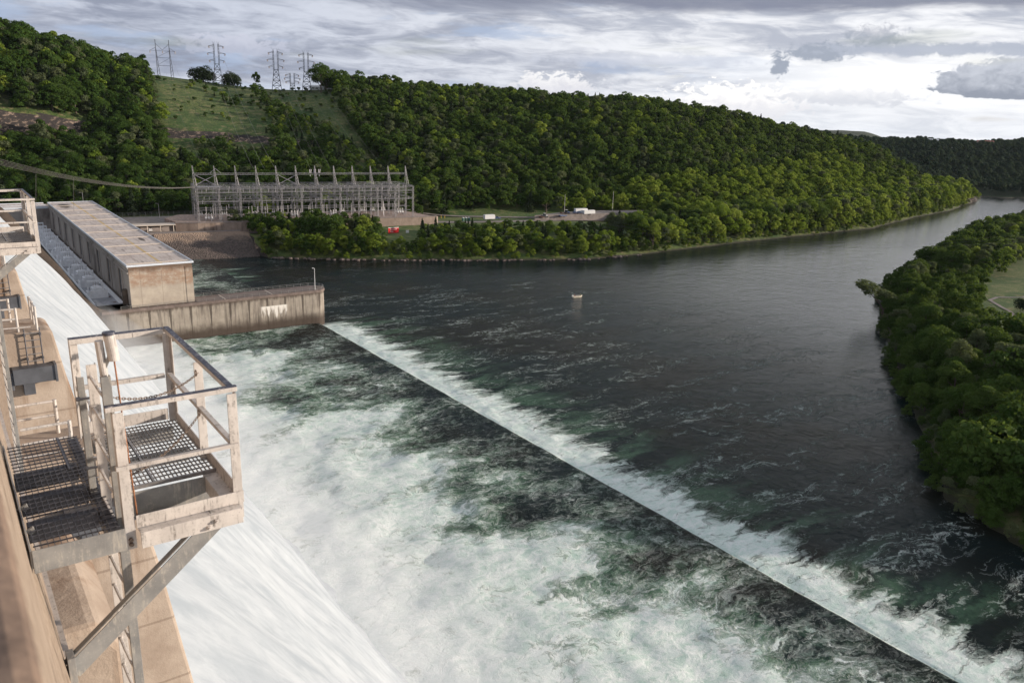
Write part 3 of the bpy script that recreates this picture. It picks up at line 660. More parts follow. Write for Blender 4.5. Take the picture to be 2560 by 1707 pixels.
# ---------------------------------------------------------------- training wall in the river
tip=[(108.0+4.2*math.cos(a),271.2+4.2*math.sin(a)) for a in np.linspace(-math.pi/2,math.pi/2,15)]
tw=empty('training_wall',(75,271,0),'long stained concrete training wall ending in a rounded nose in the river','river wall')
MB((75,271,0)).plan([(38.5,267.0)]+tip+[(38.5,275.4)],-6,12.35).build('wall_body',M['training'],tw,smooth=False)
tip2=[(108.0+4.5*math.cos(a),271.2+4.5*math.sin(a)) for a in np.linspace(-math.pi/2,math.pi/2,15)]
MB((75,271,0)).plan([(38.5,266.7)]+tip2+[(38.5,275.7)],12.35,13.25).build('cap',M['deck_dark'],tw)
rail_front=[(44,267.0,13.25),(60,267.0,13.25),(85,267.0,13.25),(108,267.0,13.25)]
arc=[(108.0+4.1*math.cos(a),271.2+4.1*math.sin(a),13.25) for a in np.linspace(-1.45,1.45,7)]
railing('railing',rail_front+arc+[(108,275.3,13.25),(85,275.3,13.25),(68.5,275.3,13.25)],1.05,M['galv'],(75,267,13.25),'long pale pipe railing round the top of the training wall',step=2.6,r=.04)
MB((75,271,0)).box(76,76.25,267.3,275.1,13.27,13.31).box(92,92.25,267.3,275.1,13.27,13.31).build('joint_strip',M['roof_rib'],tw)
MB((75,271,0)).tube([(110.2,271.2,13.27),(110.2,271.2,13.36)],1.3,20).build('hatch',M['mass'],tw)
lp=empty('lamp_post',(107.95,267.9,13.25),'slim white lamp post near the rounded nose of the training wall','lamp post')
MB((107.95,267.9,13.25)).tube([(107.95,267.9,13.25),(107.95,267.9,21.0)],[.13,.07],8).build('pole',M['white'],lp)
MB((107.95,267.9,13.25)).tube([(107.95,267.9,20.9),(107.5,267.9,21.1)],.05,6).box(107.1,107.6,267.75,268.05,21.05,21.2).build('lamp_head',M['white'],lp)
# ---------------------------------------------------------------- powerhouse
ph=empty('powerhouse',(57,360,13.3),'long concrete powerhouse with a flat ribbed roof and tall dark windows','powerhouse')
po=(57,360,13.3)
MB(po).box(38.5,67.2,268.4,462,-8,13.25).build('substructure',M['mass'],ph)
X0,X1,Y0,Y1,ZT=47.5,66.6,268.9,455.5,26.3
MB(po).box(X0,X0+.5,Y0+.5,Y1,13.25,ZT).build('wall',M['ph_dark'],ph)
MB(po).box(X0,X1,Y0,Y0+.5,13.25,ZT).box(X1-.5,X1,Y0+.5,Y1,13.25,ZT).box(X0,X1,Y1,Y1+.5,13.25,ZT).build('end_wall',M['phend'],ph)
# joint pilasters at the end wall corners
for a,c in ((X0-.04,X0+1.9),(X1-2.2,X1+.04)): MB(po).box(a,c,Y0-.14,Y0-.003,13.26,ZT-1.2).build('corner_pilaster',M['phend'],ph)
MB(po).box(X0-.35,X1+.35,Y0-.3,Y1+.8,ZT,ZT+.22).build('roof',M['roof'],ph)
t=MB(po); t.box(X0-.5,X0-.12,Y0-.5,Y1+1,ZT-.1,ZT+.5).box(X1+.12,X1+.5,Y0-.5,Y1+1,ZT-.1,ZT+.5).box(X0-.12,X1+.12,Y0-.5,Y0-.15,ZT-.1,ZT+.5).box(X0-.12,X1+.12,Y1+.7,Y1+1,ZT-.1,ZT+.5)
t.build('roof_edge',M['roof_trim'],ph)
for i in range(10):
    y=Y0+3+i*18.6; MB(po).box(X0-.1,X1+.1,y-.45,y+.45,ZT+.223,ZT+.42).build('roof_rib',M['roof_rib'],ph,bevel=.08)
for i in range(9):
    y=Y0+15+i*19.9
    MB(po).box(X0-.28,X0-.004,y-4.6,y-3.6,13.3,ZT-2.3).box(X0-.28,X0-.004,y+1.3,y+2.3,13.3,ZT-2.3).build('pilaster',M['ph_dark'],ph)
    w=MB(po).box(X0-.03,X0-.006,y-1.2,y+1.1,15.2,23.2).build('window',M['dark_glass'],ph)
    MB(po).box(X0-.12,X0-.032,y-1.3,y+1.2,14.9,15.15).build('sill',M['ph_dark'],w)
MB(po).box(X0-.45,X0-.01,Y0,Y1,24.0,24.5).box(X0-.32,X0-.01,Y0,Y1,25.6,26.0).build('cornice',M['ph_dark'],ph)
MB(po).box(X0-.9,X0-.29,Y0+1,Y1-2,13.27,13.7).build('base_gutter',M['mass'],ph)
MB(po).tube([(X0-.5,Y0+5.5,13.3),(X0-.5,Y0+5.5,18.2)],1.05,12).build('vent_hood',M['mass'],ph)
# low wing between dam and powerhouse
an=empty('annex_building',(38,458,13.3),'low grey concrete wing with a flat roof behind the powerhouse','building')
MB((38,458,13.3)).box(20,50.8,455.6,472,8,24.2).build('wall',M['ph_dark'],an)
MB((38,458,13.3)).box(19.8,47.0,455.3,472.3,24.2,24.6).build('roof',M['roof'],an)
MB((38,458,13.3)).box(19.8,47.0,454.9,455.3,23.9,24.95).box(19.8,47,472.3,472.7,24,25).box(19.8,47,463,463.5,24.6,24.85).build('roof_edge',M['roof_trim'],an)
# transformer deck
dk=empty('transformer_deck',(43,360,13.25),'pale blue-grey concrete deck beside the powerhouse wall with rusty hatches','deck')
MB((43,360,13.25)).box(38.0,46.9,275.8,455.5,12.9,13.32).build('slab',M['deck_pale'],dk)
MB((43,360,13.25)).box(45.2,46.6,277,452,13.325,13.5).build('cable_trench',M['deck_white'],dk)
rnd=random.Random(3)
for i in range(20):
    y=280+i*8.4+rnd.uniform(-2,2); s=rnd.uniform(.5,1.3)
    MB((43,360,13.25)).tube([(44.3,y,13.33),(44.3,y,13.38)],s*.55,10).build('hatch',M['rust'],dk)
MB((43,360,13.25)).prism([(37.9,13.32),(38.0,13.9),(38.25,13.9),(38.3,13.32)],276,455).build('kerb',M['deck_white'],dk)
def make_transformer(o3,tall):
    o=empty('transformer',o3,'pale grey transformer bay with portal frame, farthest one beside the low grey wing','transformer','transformers along the powerhouse deck')
    b=MB().box(-2.6,2.4,-2.2,-1.9,0,2.0).box(-2.6,-2.3,-1.9,2.2,0,1.4); b.build('fire_wall',M['deck_white'],o)
    MB().box(-1.5,1.2,-1.4,1.4,.25,2.5).box(-1.0,.7,-1.0,1.0,2.5,2.8).build('tank',M['deck_white'],o,bevel=.06)
    r=MB()
    for k in range(7): r.box(1.2,1.7,-1.3+k*.4,-1.2+k*.4,.4,2.2)
    r.build('radiator',M['deck_white'],o)
    for k in (-.7,0,.7): MB().tube([(k*.9-.2,0,2.8),(k*.9-.2,0,3.9)],[.14,.07],6).build('bushing',M['porc'],o)
    f=MB().box(-2.2,-1.85,1.6,1.95,0,tall).box(1.5,1.85,1.6,1.95,0,tall).box(-2.2,1.85,1.55,2.0,tall,tall+.45)
    f.build('portal_frame',M['deck_white'],o); return o
T0=make_transformer((41.2,444,13.32),3.4); T0.scale=(1.15,1.3,1.3)
for i,y in enumerate([432,420,408,396,376,364,352,333,321,309,290]):
    dup(T0,(41.2+(.3 if i%2 else 0),y,13.32),'pale grey transformer bay, '+['second','third','fourth','fifth','sixth','seventh','eighth','ninth','tenth','eleventh','last and nearest'][i]+' counting from the low grey wing')
MB()
# ---------------------------------------------------------------- inspection platforms on the piers
def angle_post(mb,x,y,z0,z1,w=.088,t=.012,sx=1,sy=1):
    mb.box(min(x,x+sx*w),max(x,x+sx*w),min(y,y+sy*t),max(y,y+sy*t),z0,z1)
    mb.box(min(x,x+sx*t),max(x,x+sx*t),min(y+sy*t,y+sy*w),max(y+sy*t,y+sy*w),z0,z1)
def make_platform(label):
    x0,x1,y0,y1,zd=1.025,2.083,7.168,9.658,72.407; og=(x0,y0,zd)
    o=empty('inspection_platform',og,label,'platform','inspection platforms hung on the spillway piers')
    zt=zd+1.07
    for (x,y,sx,sy,zb) in ((x0,y0,1,1,-.30),(x1,y0,-1,1,-.27),(x1,y1,-1,-1,-.1),(x0,y1,1,-1,-.1),(x1,8.3,-1,1,-.1)):
        m=MB(og); angle_post(m,x,y,zd+zb,zt-.06,sx=sx,sy=sy); m.build('post',M['rail'],o,bevel=.003)
    def rail(a,b,z,h,w,name,top):
        r=MB(og); r.bar((*a,z-h/2),(*b,z-h/2),w,h); p=r.build(name,M['rail'],o,bevel=.003)
        if top: MB(og).bar((*a,z+.004),(*b,z+.004),w-.004,.008).build('worn_paint_strip',M['rail_top'],p)
    rail((x0-.05,y0+.03),(x1+.01,y0+.03),zt,.044,.056,'top_rail',1)
    rail((x1-.04,y0+.07),(x1-.04,y1-.0),zt,.044,.06,'top_rail',1)
    rail((x0,y1-.04),(x1-.083,y1-.04),zt,.06,.075,'top_rail',1)
    rail((x0-.02,y0+.0),(x1-.01,y0+.0),zd+.52,.038,.05,'mid_rail',0)
    rail((x1-.055,y0+.05),(x1-.055,y1-.05),zd+.53,.042,.052,'mid_rail',0)
    rail((x0+.02,y1-.06),(x1-.11,y1-.06),zd+.53,.05,.045,'mid_rail',0)
    MB(og).box(x0+.1,x1+.005,y0-.012,y0-.002,zd-.10,zd+.02).box(x1-.025,x1-.013,y0+.1,y1-.1,zd-.10,zd+.04).box(x0+.1,x1-.1,y1-.03,y1-.018,zd-.06,zd+.08).build('toe_board',M['rail'],o,bevel=.002)
    b=MB(og).box(x0+.11,x1-.04,y0-.105,y0-.09,zd-.265,zd-.11).box(x0+.11,x1-.04,y0-.09,y0+.02,zd-.12,zd-.11).box(x1-.16,x1-.012,y0+.1,7.98,zd-.11,zd-.10).box(x1-.16,x1-.15,y0+.02,7.98,zd-.27,zd-.112)
    b.build('edge_beam',M['rail'],o,bevel=.003)
    for (bx,bz) in ((1.79,-.175),(1.72,-.225)):
        MB(og).tube([(bx,y0-.105,zd+bz),(bx,y0-.13,zd+bz)],.022,6).tube([(bx,y0-.13,zd+bz),(bx,y0-.148,zd+bz)],.013,8).build('bolt',M['rail'],o)
    for z in (-.2,-.245): MB(og).tube([(x0+.04,y0-.001,zd+z),(x0+.04,y0-.03,zd+z)],.02,6).build('bolt',M['chain'],o)
    # grating on the far two thirds of the deck
    g=MB(og); zg=zd-.065
    x=x0+.10
    while x<x1-.03: g.box(x,x+.005,7.98,y1-.03,zg-.025,zg); x+=.04
    y=7.98
    while y<y1-.03: g.box(x0+.1,x1-.03,y,y+.007,zg-.012,zg+.003); y+=.1
    g.box(x0+.1,x1-.03,7.96,7.978,zg-.035,zg+.004); g.box(x0+.42,x0+.44,7.98,y1-.03,zg-.03,zg+.005)
    g.build('deck_grating',M['grate_lit'],o)
    MB(og).box(x0+.1,x1-.1,7.90,7.915,zd-.36,zd-.10).box(x0+.1,x1-.1,7.84,7.90,zd-.36,zd-.35).build('joist',M['galv'],o); MB(og).box(x0+.1,x1-.1,8.75,8.80,zd-.25,zd-.10).build('joist',M['galv'],o); MB(og).box(x0+.1,x1-.1,y1-.2,y1-.15,zd-.25,zd-.10).build('joist',M['galv'],o)
    # walkway from the dam wall
    wx0,wx1,wy0,wy1=.315,.985,7.0,9.55; g=MB(og); zw=zd-.01
    x=wx0+.01
    while x<wx1-.01: g.box(x,x+.0045,wy0+.012,wy1,zw-.018,zw); x+=.048
    y=wy0+.012
    while y<wy1: g.box(wx0,wx1,y,y+.0055,zw-.010,zw+.003); y+=.095
    g.box(.78,.80,8.6,wy1,zw-.03,zw+.004); g.build('walkway_grating',M['grate'],o)
    MB(og).box(wx0-.02,wx1+.02,wy0-.012,wy0,zd-.20,zd+.01).box(wx0-.02,wx1+.02,wy0,wy0+.05,zd-.20,zd-.19).box(wx0-.035,wx0-.02,wy0,wy1,zd-.16,zd+.01).build('edge_channel',M['galv'],o,bevel=.003)
    for ya,yb in ((7.55,7.68),(8.12,8.27),(8.72,8.85)): MB(og).box(wx0,wx1-.11,ya,yb,zd-.2,zd-.05).build('joist',M['grate'],o)
    MB(og).box(wx1-.1,wx1,wy0+.06,wy1,zd-.2,zd-.05).build('joist',M['grate'],o)
    for y in (7.45,7.95): MB(og).tube([(wx0-.12,y,zd-.06),(wx0+.03,y,zd-.02)],.014,6).tube([(wx0-.0,y,zd-.04),(wx0+.045,y,zd-.015)],.03,6).build('bolt',M['galv'],o)
    c=MB(og); c.bar((1.82,7.10,72.22),(.47,7.10,71.10),.012,.17,up=(0,0,1)); c.bar((1.765,7.14,72.302),(.425,7.14,71.19),.075,.012,up=(0,0,1))
    c.box(.44,.50,7.0,7.16,70.96,71.3); c.build('brace',M['galv'],o,bevel=.003)
    # pipe run on the wall below
    MB(og).bar((.475,4.2,70.98),(.475,24.0,70.98),.05,.05).build('ledge_angle',M['rail'],o)
    return o
pf=make_platform('nearest inspection platform with pale railings and see-through grating, above the spillway')
def place_copy(root,dy,dz,label): return dup(root,Vector(root.location)+Vector((0,dy,dz)),label)
place_copy(pf,15.6,.17,'second inspection platform at the left edge, railing in front of the trees')
place_copy(pf,31.2,.2,'third inspection platform, farthest along the dam')
def make_ladder(label):
    og=(1.0,7.3,66); o=empty('ladder',og,label,'ladder','vertical ladders beside the inspection platforms')
    MB(og).box(.985,1.065,7.285,7.297,66,73.72).box(1.053,1.065,7.297,7.34,66,73.72).box(.985,.993,7.297,7.33,66,73.72).build('stringer',M['galv'],o,bevel=.003)
    MB(og).box(.945,1.03,7.78,7.792,66,73.70).box(1.018,1.03,7.792,7.83,66,73.70).build('stringer',M['rail'],o,bevel=.003)
    for i in range(25):
        z=73.58-i*.305
        MB(og).tube([(.975,7.79,z),(.96,7.72,z+.03),(.965,7.55,z+.02),(.985,7.36,z-.03),(1.0,7.30,z-.05)],.014,6).build('rung',M['rail'],o)
    MB(og).box(.885,.945,8.02,8.032,72.2,73.52).box(.885,.895,8.032,8.08,72.2,73.52).build('bracket',M['galv'],o,bevel=.003)
    for z in (73.32,72.62): MB(og).tube([(.86,8.0,z),(.99,7.98,z)],.012,6).tube([(.86,8.0,z),(.89,8.0,z)],.022,6).build('clamp_bolt',M['grate'],o)
    MB(og).tube([(1.03,7.38,73.70),(1.015,7.38,74.02)],.034,12).build('guide_post',M['rail'],o,smooth=False)
    return o
ld=make_ladder('nearest vertical steel ladder running down beside the near platform')
place_copy(ld,15.6,.15,'second vertical ladder dropping from the left-edge platform to the next pier')
place_copy(ld,31.2,.15,'third vertical ladder, farthest along the dam')
fa=empty('fall_arrester',(1.1,7.4,73.8),'pale cylinder with an orange cable hanging beside the ladder top','safety device')
MB((1.1,7.4,73.8)).tube([(1.095,7.35,74.07),(1.115,7.35,73.84)],.047,20).build('cylinder',M['rail'],fa,bevel=.004)
MB((1.1,7.4,73.8)).tube([(1.094,7.35,74.075),(1.094,7.35,74.095)],.052,20).build('cap',M['rail_top'],fa)
MB((1.1,7.4,73.8)).tube([(1.115,7.35,73.84),(1.13,7.33,73.3),(1.15,7.32,72.7),(1.165,7.31,72.2)],.0075,6).build('cable',M['cable'],fa)
MB((1.1,7.4,73.8)).bar((1.04,7.37,73.78),(1.09,7.35,73.9),.03,.03).build('bracket',M['galv'],fa)
def chain(a,b,sag,label,n=34):
    a=Vector(a);b=Vector(b); P=[a.lerp(b,i/n)-Vector((0,0,sag*4*(i/n)*(1-i/n))) for i in range(n+1)]
    og=tuple(a); mb=MB(og)
    for i in range(n):
        p,q=P[i],P[i+1]; c=(p+q)/2; d=(q-p).normalized(); L=(q-p).length*.66
        u=d.cross(Vector((0,0,1))).normalized(); v=u.cross(d)
        if i%2: u,v=v,u
        pts=[c+d*L*math.cos(t)+u*.011*math.sin(t) for t in np.linspace(0,2*math.pi,13)]
        mb.tube(pts,.0042,5,cap=False)
    mb.tube([b+d*0,b+d*.05],.005,5)
    ring=[b+Vector((0,.03*math.cos(t),.03*math.sin(t)+.02)) for t in np.linspace(0,2*math.pi,15)]; mb.tube(ring,.006,5,cap=False)
    o=mb.build('safety_chain',M['chain']); o.location=og; return tag(o,label,'chain','safety chains across the near platform')
chain((1.07,7.30,73.52),(2.0,8.25,73.30),.10,'upper rusty safety chain sagging across the near platform opening')
chain((1.12,7.6,72.62),(2.0,8.25,72.86),.10,'lower rusty safety chain hanging just above the grating')
def ledge_set(k):
    y0=24.6+15.6*k; w=['nearest','second','third'][k]
    o=empty('ledge_railing',(2,y0,66),f'short railing round the top of the {w} pier ledge','railing','railings on the pier ledges')
    og=(2,y0,66)
    def post(x,y): MB(og).tube([(x,y,66),(x,y,67.1)],.055,8).build('post',M['rail'],o)
    for (x,y) in ((2.42,y0+.2),(2.3,y0+2.3),(3.15,y0+.15),(3.15,y0+1.3),(3.15,y0+2.4)): post(x,y)
    for z,n in ((67.05,'top_rail'),(66.6,'mid_rail')):
        MB(og).tube([(1.2,y0+.2,z),(2.42,y0+.2,z)],.04,6).tube([(1.2,y0+2.3,z),(2.3,y0+2.3,z)],.04,6).bar((3.15,y0+.15,z),(3.15,y0+2.4,z),.06,.05).build(n,M['rail'],o)
    MB(og).tube([(1.2,y0+.1,66.25),(2.9,y0+.1,66.2)],.03,6).build('low_rail',M['rail'],o)
    l=empty('wall_ladder',(2.9,y0,65),f'short rung ladder on the face of the {w} pier','ladder','short ladders on the pier faces')
    og=(2.9,y0,65)
    for x in (2.6,3.2): MB(og).tube([(x,y0-.18,64.55),(x,y0-.18,66.2)],.03,6).box(x-.05,x+.05,y0-.2,y0,65.85,65.95).box(x-.05,x+.05,y0-.2,y0,64.75,64.85).build('stringer',M['grate'],l)
    for i in range(5): MB(og).tube([(2.6,y0-.18,64.7+i*.32),(3.2,y0-.18,64.7+i*.32)],.02,6).build('rung',M['grate_lit'],l)
for k in range(3): ledge_set(k)
# ---------------------------------------------------------------- riprap, retaining wall, shelter, yard
rr=MB(); 
tag(MB().add([(90,416.5,-1.5),(104,414.3,-1.5),(131,409.4,-1.5),(134.5,437.5,10.25),(113,440.5,10.3),(92,443.5,10.3)],[(0,1,4,5),(1,2,3,4)]).add([(131,409.4,-1.5),(134.5,437.5,10.25),(139,436,9.6),(137,410,-1.5)],[(0,3,2,1)]).build('stone_revetment',M['riprap']),'sloping bank of dark rubble stone with tan upper part beside the powerhouse','stone bank')
def loc_yard(u,v,z=14.6):    # yard frame: u along the front, v away from the river
    return (116.5+u*.9877+v*.1564, 448.2-u*.1564+v*.9877, z)
def yd(u,v): return loc_yard(u,v)[:2]
yw=empty('retaining_wall',(104,448,10),'long low stained concrete wall under the switchyard','wall')
og=(104,448,10)
MB(og).plan([(104.5,449.4),yd(-1,-3.2),yd(60,-4.5),yd(124,-4.0),yd(136,-3.0),yd(137,-2.2),yd(124,-3.2),yd(60,-3.7),yd(-1,-2.4),(105,450.4)],6,14.4).build('wall_face',M['yardwall'],yw)
MB(og).plan([(104.3,449.2),yd(-1,-3.4),yd(60,-4.7),yd(124,-4.2),yd(136,-3.2),yd(136.5,-1.9),yd(124,-2.9),yd(60,-3.4),yd(-1,-2.1),(105,450.6)],14.4,14.75).build('coping',M['road'],yw)
tag(MB().plan([(106,450.2),yd(-1,-2.3),yd(60,-3.5),yd(124,-3.0),yd(134,-2),yd(131,8),yd(125,30),yd(-8,34),(104,470)],9,14.58).build('gravel_yard',M['yard']),kind='structure')
tag(MB().plan([(69,452),(69,500),(128,492),(104,455),(104,451)],6,12.6).build('paved_apron',M['road']),kind='structure')
tag(MB().plan([(68.5,443.6),(92,443.2),(135,437.3),(135.4,440),(104,445.5),(104.4,449),(69,452)],6,10.42).build('bank_road',M['road']),kind='structure')
sh=empty('vehicle_shelter',(95,452,10.4),'long low open vehicle shelter with a thin pale roof left of the switchyard','shelter'); og=(95,452,10.4)
MB(og).plan([(77,450.5),(104.2,447.0),(105.2,454.5),(77.5,459)],13.7,14.0).build('roof',M['roof_rib'],sh)
MB(og).plan([(77.5,458),(105,453.6),(105.2,454.2),(77.5,458.8)],10.4,13.7).build('back_wall',M['mass'],sh)
for i in range(5):
    x=78+i*6.3; y=450.9-(i*6.3)*.128; MB(og).box(x-.15,x+.15,y,y+.3,10.4,13.7).build('post',M['roof_rib'],sh)
def car(loc,rz,m,label,L=4.5,kind='car',truck=False):
    o=empty('parked_car' if not truck else 'pickup_truck',loc,label,kind,rz=rz)
    w=.9
    if truck: body=[(-2.7,.45),(-2.7,1.05),(-.6,1.05),(-.5,1.1),(1.2,1.1),(2.6,1.0),(2.7,.5)]; cab=[(-.6,1.1),(-.35,1.75),(.8,1.75),(1.35,1.1)]
    else: body=[(-L/2,.4),(-L/2,.95),(-L*.42,1.0),(L*.25,1.0),(L/2-.1,.85),(L/2,.45)]; cab=[(-L*.4,1.0),(-L*.28,1.5),(L*.08,1.5),(L*.25,1.0)]
    MB().prism(body,-w,w).prism([(x*.97,z+.03) for x,z in cab],-w*.86,w*.86).build('body',m,o,bevel=.06)
    MB().prism([(x*.9,min(z,1.66 if truck else 1.42)+.02) for x,z in cab],-w*.88,w*.88).build('window',M['glass'],o)
    for sx in (-1,1):
        for sy in (-1,1):
            x=sx*(1.7 if truck else L*.3); wh=MB().tube([(x,sy*w-.1,.36),(x,sy*w+.1,.36)],.36,14).build('wheel',M['tyre'],o)
            MB().tube([(x,sy*w+sy*.1,.36),(x,sy*w+sy*.12,.36)],.19,10).build('rim',M['grey_v'],wh)
    for sy in (-.6,.6): MB().box(L/2-.04,L/2+.01,sy-.16,sy+.16,.68,.8).build('headlight',M['white'],o)
    return o
car((85.5,453.5,10.42),1.4,M['dark_v'],'dark red car parked under the open shelter')
car((92.5,452.2,10.42),1.4,M['white'],'white car parked under the open shelter')
car((239.5,432.6,10.35),-.05,M['grey_v'],'silver car on the lower road below the switchyard corner')
car((292.5,420.5,11.1),-.2,M['blue'],'blue pickup truck beside the white box trailer',truck=True,kind='pickup')
def box_trailer(loc,rz,L,h,label,open_=False):
    o=empty('box_trailer',loc,label,'trailer',rz=rz)
    MB().prism([(-L/2,.7),(-L/2,h),(L/2-.5,h),(L/2,h-.5),(L/2,.7)],-1.2,1.2).build('box_body',M['white'],o,bevel=.08)
    MB().box(-L/2,L/2,-1.1,1.1,.5,.7).bar((L/2,0,.6),(L/2+1.4,0,.55),.15).build('chassis',M['grate'],o)
    MB().box(-L/2-.03,-L/2-.005,-1.0,1.0,.8,h-.2).build('rear_door',M['roof_trim'],o)
    for sx in (-.6,.5):
        for sy in (-1,1): MB().tube([(sx,sy*1.15-.12,.4),(sx,sy*1.15+.12,.4)],.4,12).build('wheel',M['tyre'],o)
    return o
box_trailer((286.5,420.2,11.0),-.12,7.2,3.4,'white box trailer on the lower road behind the dark cedars')
box_trailer((355.0,411.5,12.6),-.15,9.5,3.9,'tallest white trailer of the pair on the gravel lot')
box_trailer((359.5,408.5,12.45),-.1,9.0,3.1,'lower white trailer standing in front of the tall one')
pt=empty('portable_toilet',(271,426.5,10.3),'green portable toilet with pale top, leftmost of three by the road','portable toilet','green portable toilets by the lower road')
MB().box(-.6,.6,-.6,.6,0,2.0).build('cabin',M['green_p'],pt,bevel=.05); MB().prism([(-.65,2.0),(-.3,2.3),(.3,2.3),(.65,2.0)],-.65,.65).build('roof',M['white'],pt); MB().box(-.45,.45,-.64,-.605,.1,1.9).build('door',M['green_p'],pt)
dup(pt,(272.9,426.1,10.3),'green portable toilet, middle of three by the road'); dup(pt,(274.8,425.7,10.3),'green portable toilet, rightmost of three by the road')
def tractor(loc,rz,m,label):
    o=empty('farm_machine',loc,label,'machine',rz=rz)
    MB().prism([(-1.2,.9),(-1.2,1.6),(.3,1.7),(2.0,1.6),(2.1,.9)],-.5,.5).build('body',m,o,bevel=.06)
    MB().box(-1.1,.3,-.7,.7,1.6,2.7).build('cab',M['glass'],o); MB().box(-1.2,.4,-.8,.8,2.7,2.8).build('cab_roof',M['white'],o)
    for sy in (-1,1):
        MB().tube([(-.6,sy*.9-.2,.8),(-.6,sy*.9+.2,.8)],.8,14).build('wheel',M['tyre'],o); MB().tube([(1.6,sy*.8-.13,.5),(1.6,sy*.8+.13,.5)],.5,12).build('wheel',M['tyre'],o)
    MB().box(-4.6,-1.4,-1.3,1.3,.5,.65).box(-4.4,-4.2,-1.2,1.2,.65,1.2).bar((-1.5,0,.6),(3.2,0,.4),.12).build('implement',M['rust'],o)
    return o
tractor((325.5,412.8,11.6),.1,M['grey_v'],'grey tractor with rusty implement on the pale road')
tractor((343,411.8,13.28),-.2,M['blue'],'blue tractor with mower near the white trailers')
def flat_trailer(loc,rz,label):
    o=empty('flat_trailer',loc,label,'trailer',rz=rz,group='flat trailers on the gravel lot')
    MB().box(-2.8,2.8,-1.1,1.1,.55,.7).build('bed',M['rust'],o); MB().box(-2.8,2.8,-1.1,-1.05,.7,1.4).box(-2.8,2.8,1.05,1.1,.7,1.4).box(-2.8,-2.75,-1.05,1.05,.7,1.4).build('side_panel',M['blue'],o)
    for sy in (-1,1): MB().tube([(0,sy*1.15-.1,.35),(0,sy*1.15+.1,.35)],.35,12).build('wheel',M['tyre'],o)
    MB().bar((2.8,0,.6),(4.2,0,.5),.12).build('drawbar',M['rust'],o); return o
f1=flat_trailer((338,409.6,11.7),0,'blue sided flat trailer just left of the blue tractor'); dup(f1,(350.5,410.0,13.28),'blue sided flat trailer nearest the white trailers',rz=-.3)
yp=MB((0,0,0)).tube([(0,0,0),(0,0,1.7)],.16,8).build('bollard',M['yellow']); 
for i,(x,y) in enumerate([(257.5,447.5),(259.4,446.6),(261.2,445.8),(262.6,445.2),(265.7,444.6),(267.8,443.6)]):
    o=yp if i==0 else yp.copy()
    if i: ROOTC.objects.link(o)
    o.location=(x,y,float(height(np.array([x]),np.array([y]))[0])); tag(o,'yellow bollard standing on the grass right of the switchyard','bollard','yellow bollards on the lawn')
# ---------------------------------------------------------------- signs
def text_mesh(body,size,m,parent,loc,rx=math.pi/2):
    cu=bpy.data.curves.new('lettering','FONT'); cu.body=body; cu.size=size; cu.extrude=.015; cu.offset=.012
    o=bpy.data.objects.new('tmp',cu); ROOTC.objects.link(o); bpy.context.view_layer.update()
    me=bpy.data.meshes.new_from_object(o.evaluated_get(bpy.context.evaluated_depsgraph_get())); bpy.data.objects.remove(o)
    me.name='lettering'; me.materials.clear(); me.materials.append(m)
    q=link('lettering',me,parent); q.location=loc; q.rotation_euler=(rx,0,0); return q
sg=empty('warning_sign',(211.4,406,8.6),'big red billboard with white lettering and white top edge by the river','sign')
MB().box(-3.3,3.3,-.06,.06,.3,3.2).build('panel',M['red'],sg); MB().box(-3.3,3.3,-.08,.08,3.21,3.55).build('top_band',M['white'],sg)
for x in (-2.4,2.2): MB().box(x-.1,x+.1,.07,.25,-2.0,3.2).build('post',M['grate'],sg)
text_mesh('Restricted',1.02,M['white'],sg,(-2.1,-.09,2.1)); text_mesh('Area',.95,M['white'],sg,(-2.1,-.09,1.0))
ss=empty('small_sign',(219.5,404.5,8.4),'small white sign right of the big red billboard','sign','small white signs on the river lawn')
MB().box(-.95,.95,-.04,.04,.35,1.9).build('panel',M['white'],ss)
for x in (-.6,.6): MB().box(x-.05,x+.05,.045,.15,-1,1.8).build('post',M['grate'],ss)
dup(ss,(312,371,9.0),'small white sign on the grass left of the big bank trees')
# ---------------------------------------------------------------- boat with two people
bt=empty('fishing_boat',(224.4,259.3,.05),'pale open fishing boat drifting in mid river','boat',rz=-.12); bt.scale=(.9,.9,.9)
def boat_mesh():
    L=5.4; st=[]; 
    for i in range(9):
        t=i/8; x=L/2-L*t; w=.95*(1-max(0,(.45-t)/.45)**2.2)*(1 if t<.9 else .95); zb=-.12+.25*max(0,(.3-t)/.3); zt=.62+.22*max(0,(.4-t)/.4)
        st.append([(x,-w,zt),(x,-w*.8,zb),(x,w*.8,zb),(x,w,zt)])
    mb=MB(); vs=[p for s in st for p in s]; fs=[]
    for i in range(8):
        for k in range(3): fs.append((i*4+k,i*4+k+1,(i+1)*4+k+1,(i+1)*4+k))
    fs.append((32,33,34,35)); mb.add(vs,fs)
    mb.add([(x,y*.93,.18) for s in st for (x,y,z) in (s[0],s[3])],[(2*i,2*i+1,2*i+3,2*i+2) for i in range(8)])
    return mb
h=boat_mesh().build('hull',M['boat'],bt,fix=False); s=h.modifiers.new('thick','SOLIDIFY'); s.thickness=.05
for x in (-1.6,0,1.4): MB().box(x-.2,x+.2,-.8,.8,.38,.46).build('seat',M['boat'],bt)
mo=MB().box(-3.05,-2.65,-.2,.2,.55,1.2).box(-2.95,-2.75,-.08,.08,-.3,.55).build('outboard_motor',M['white'],bt)
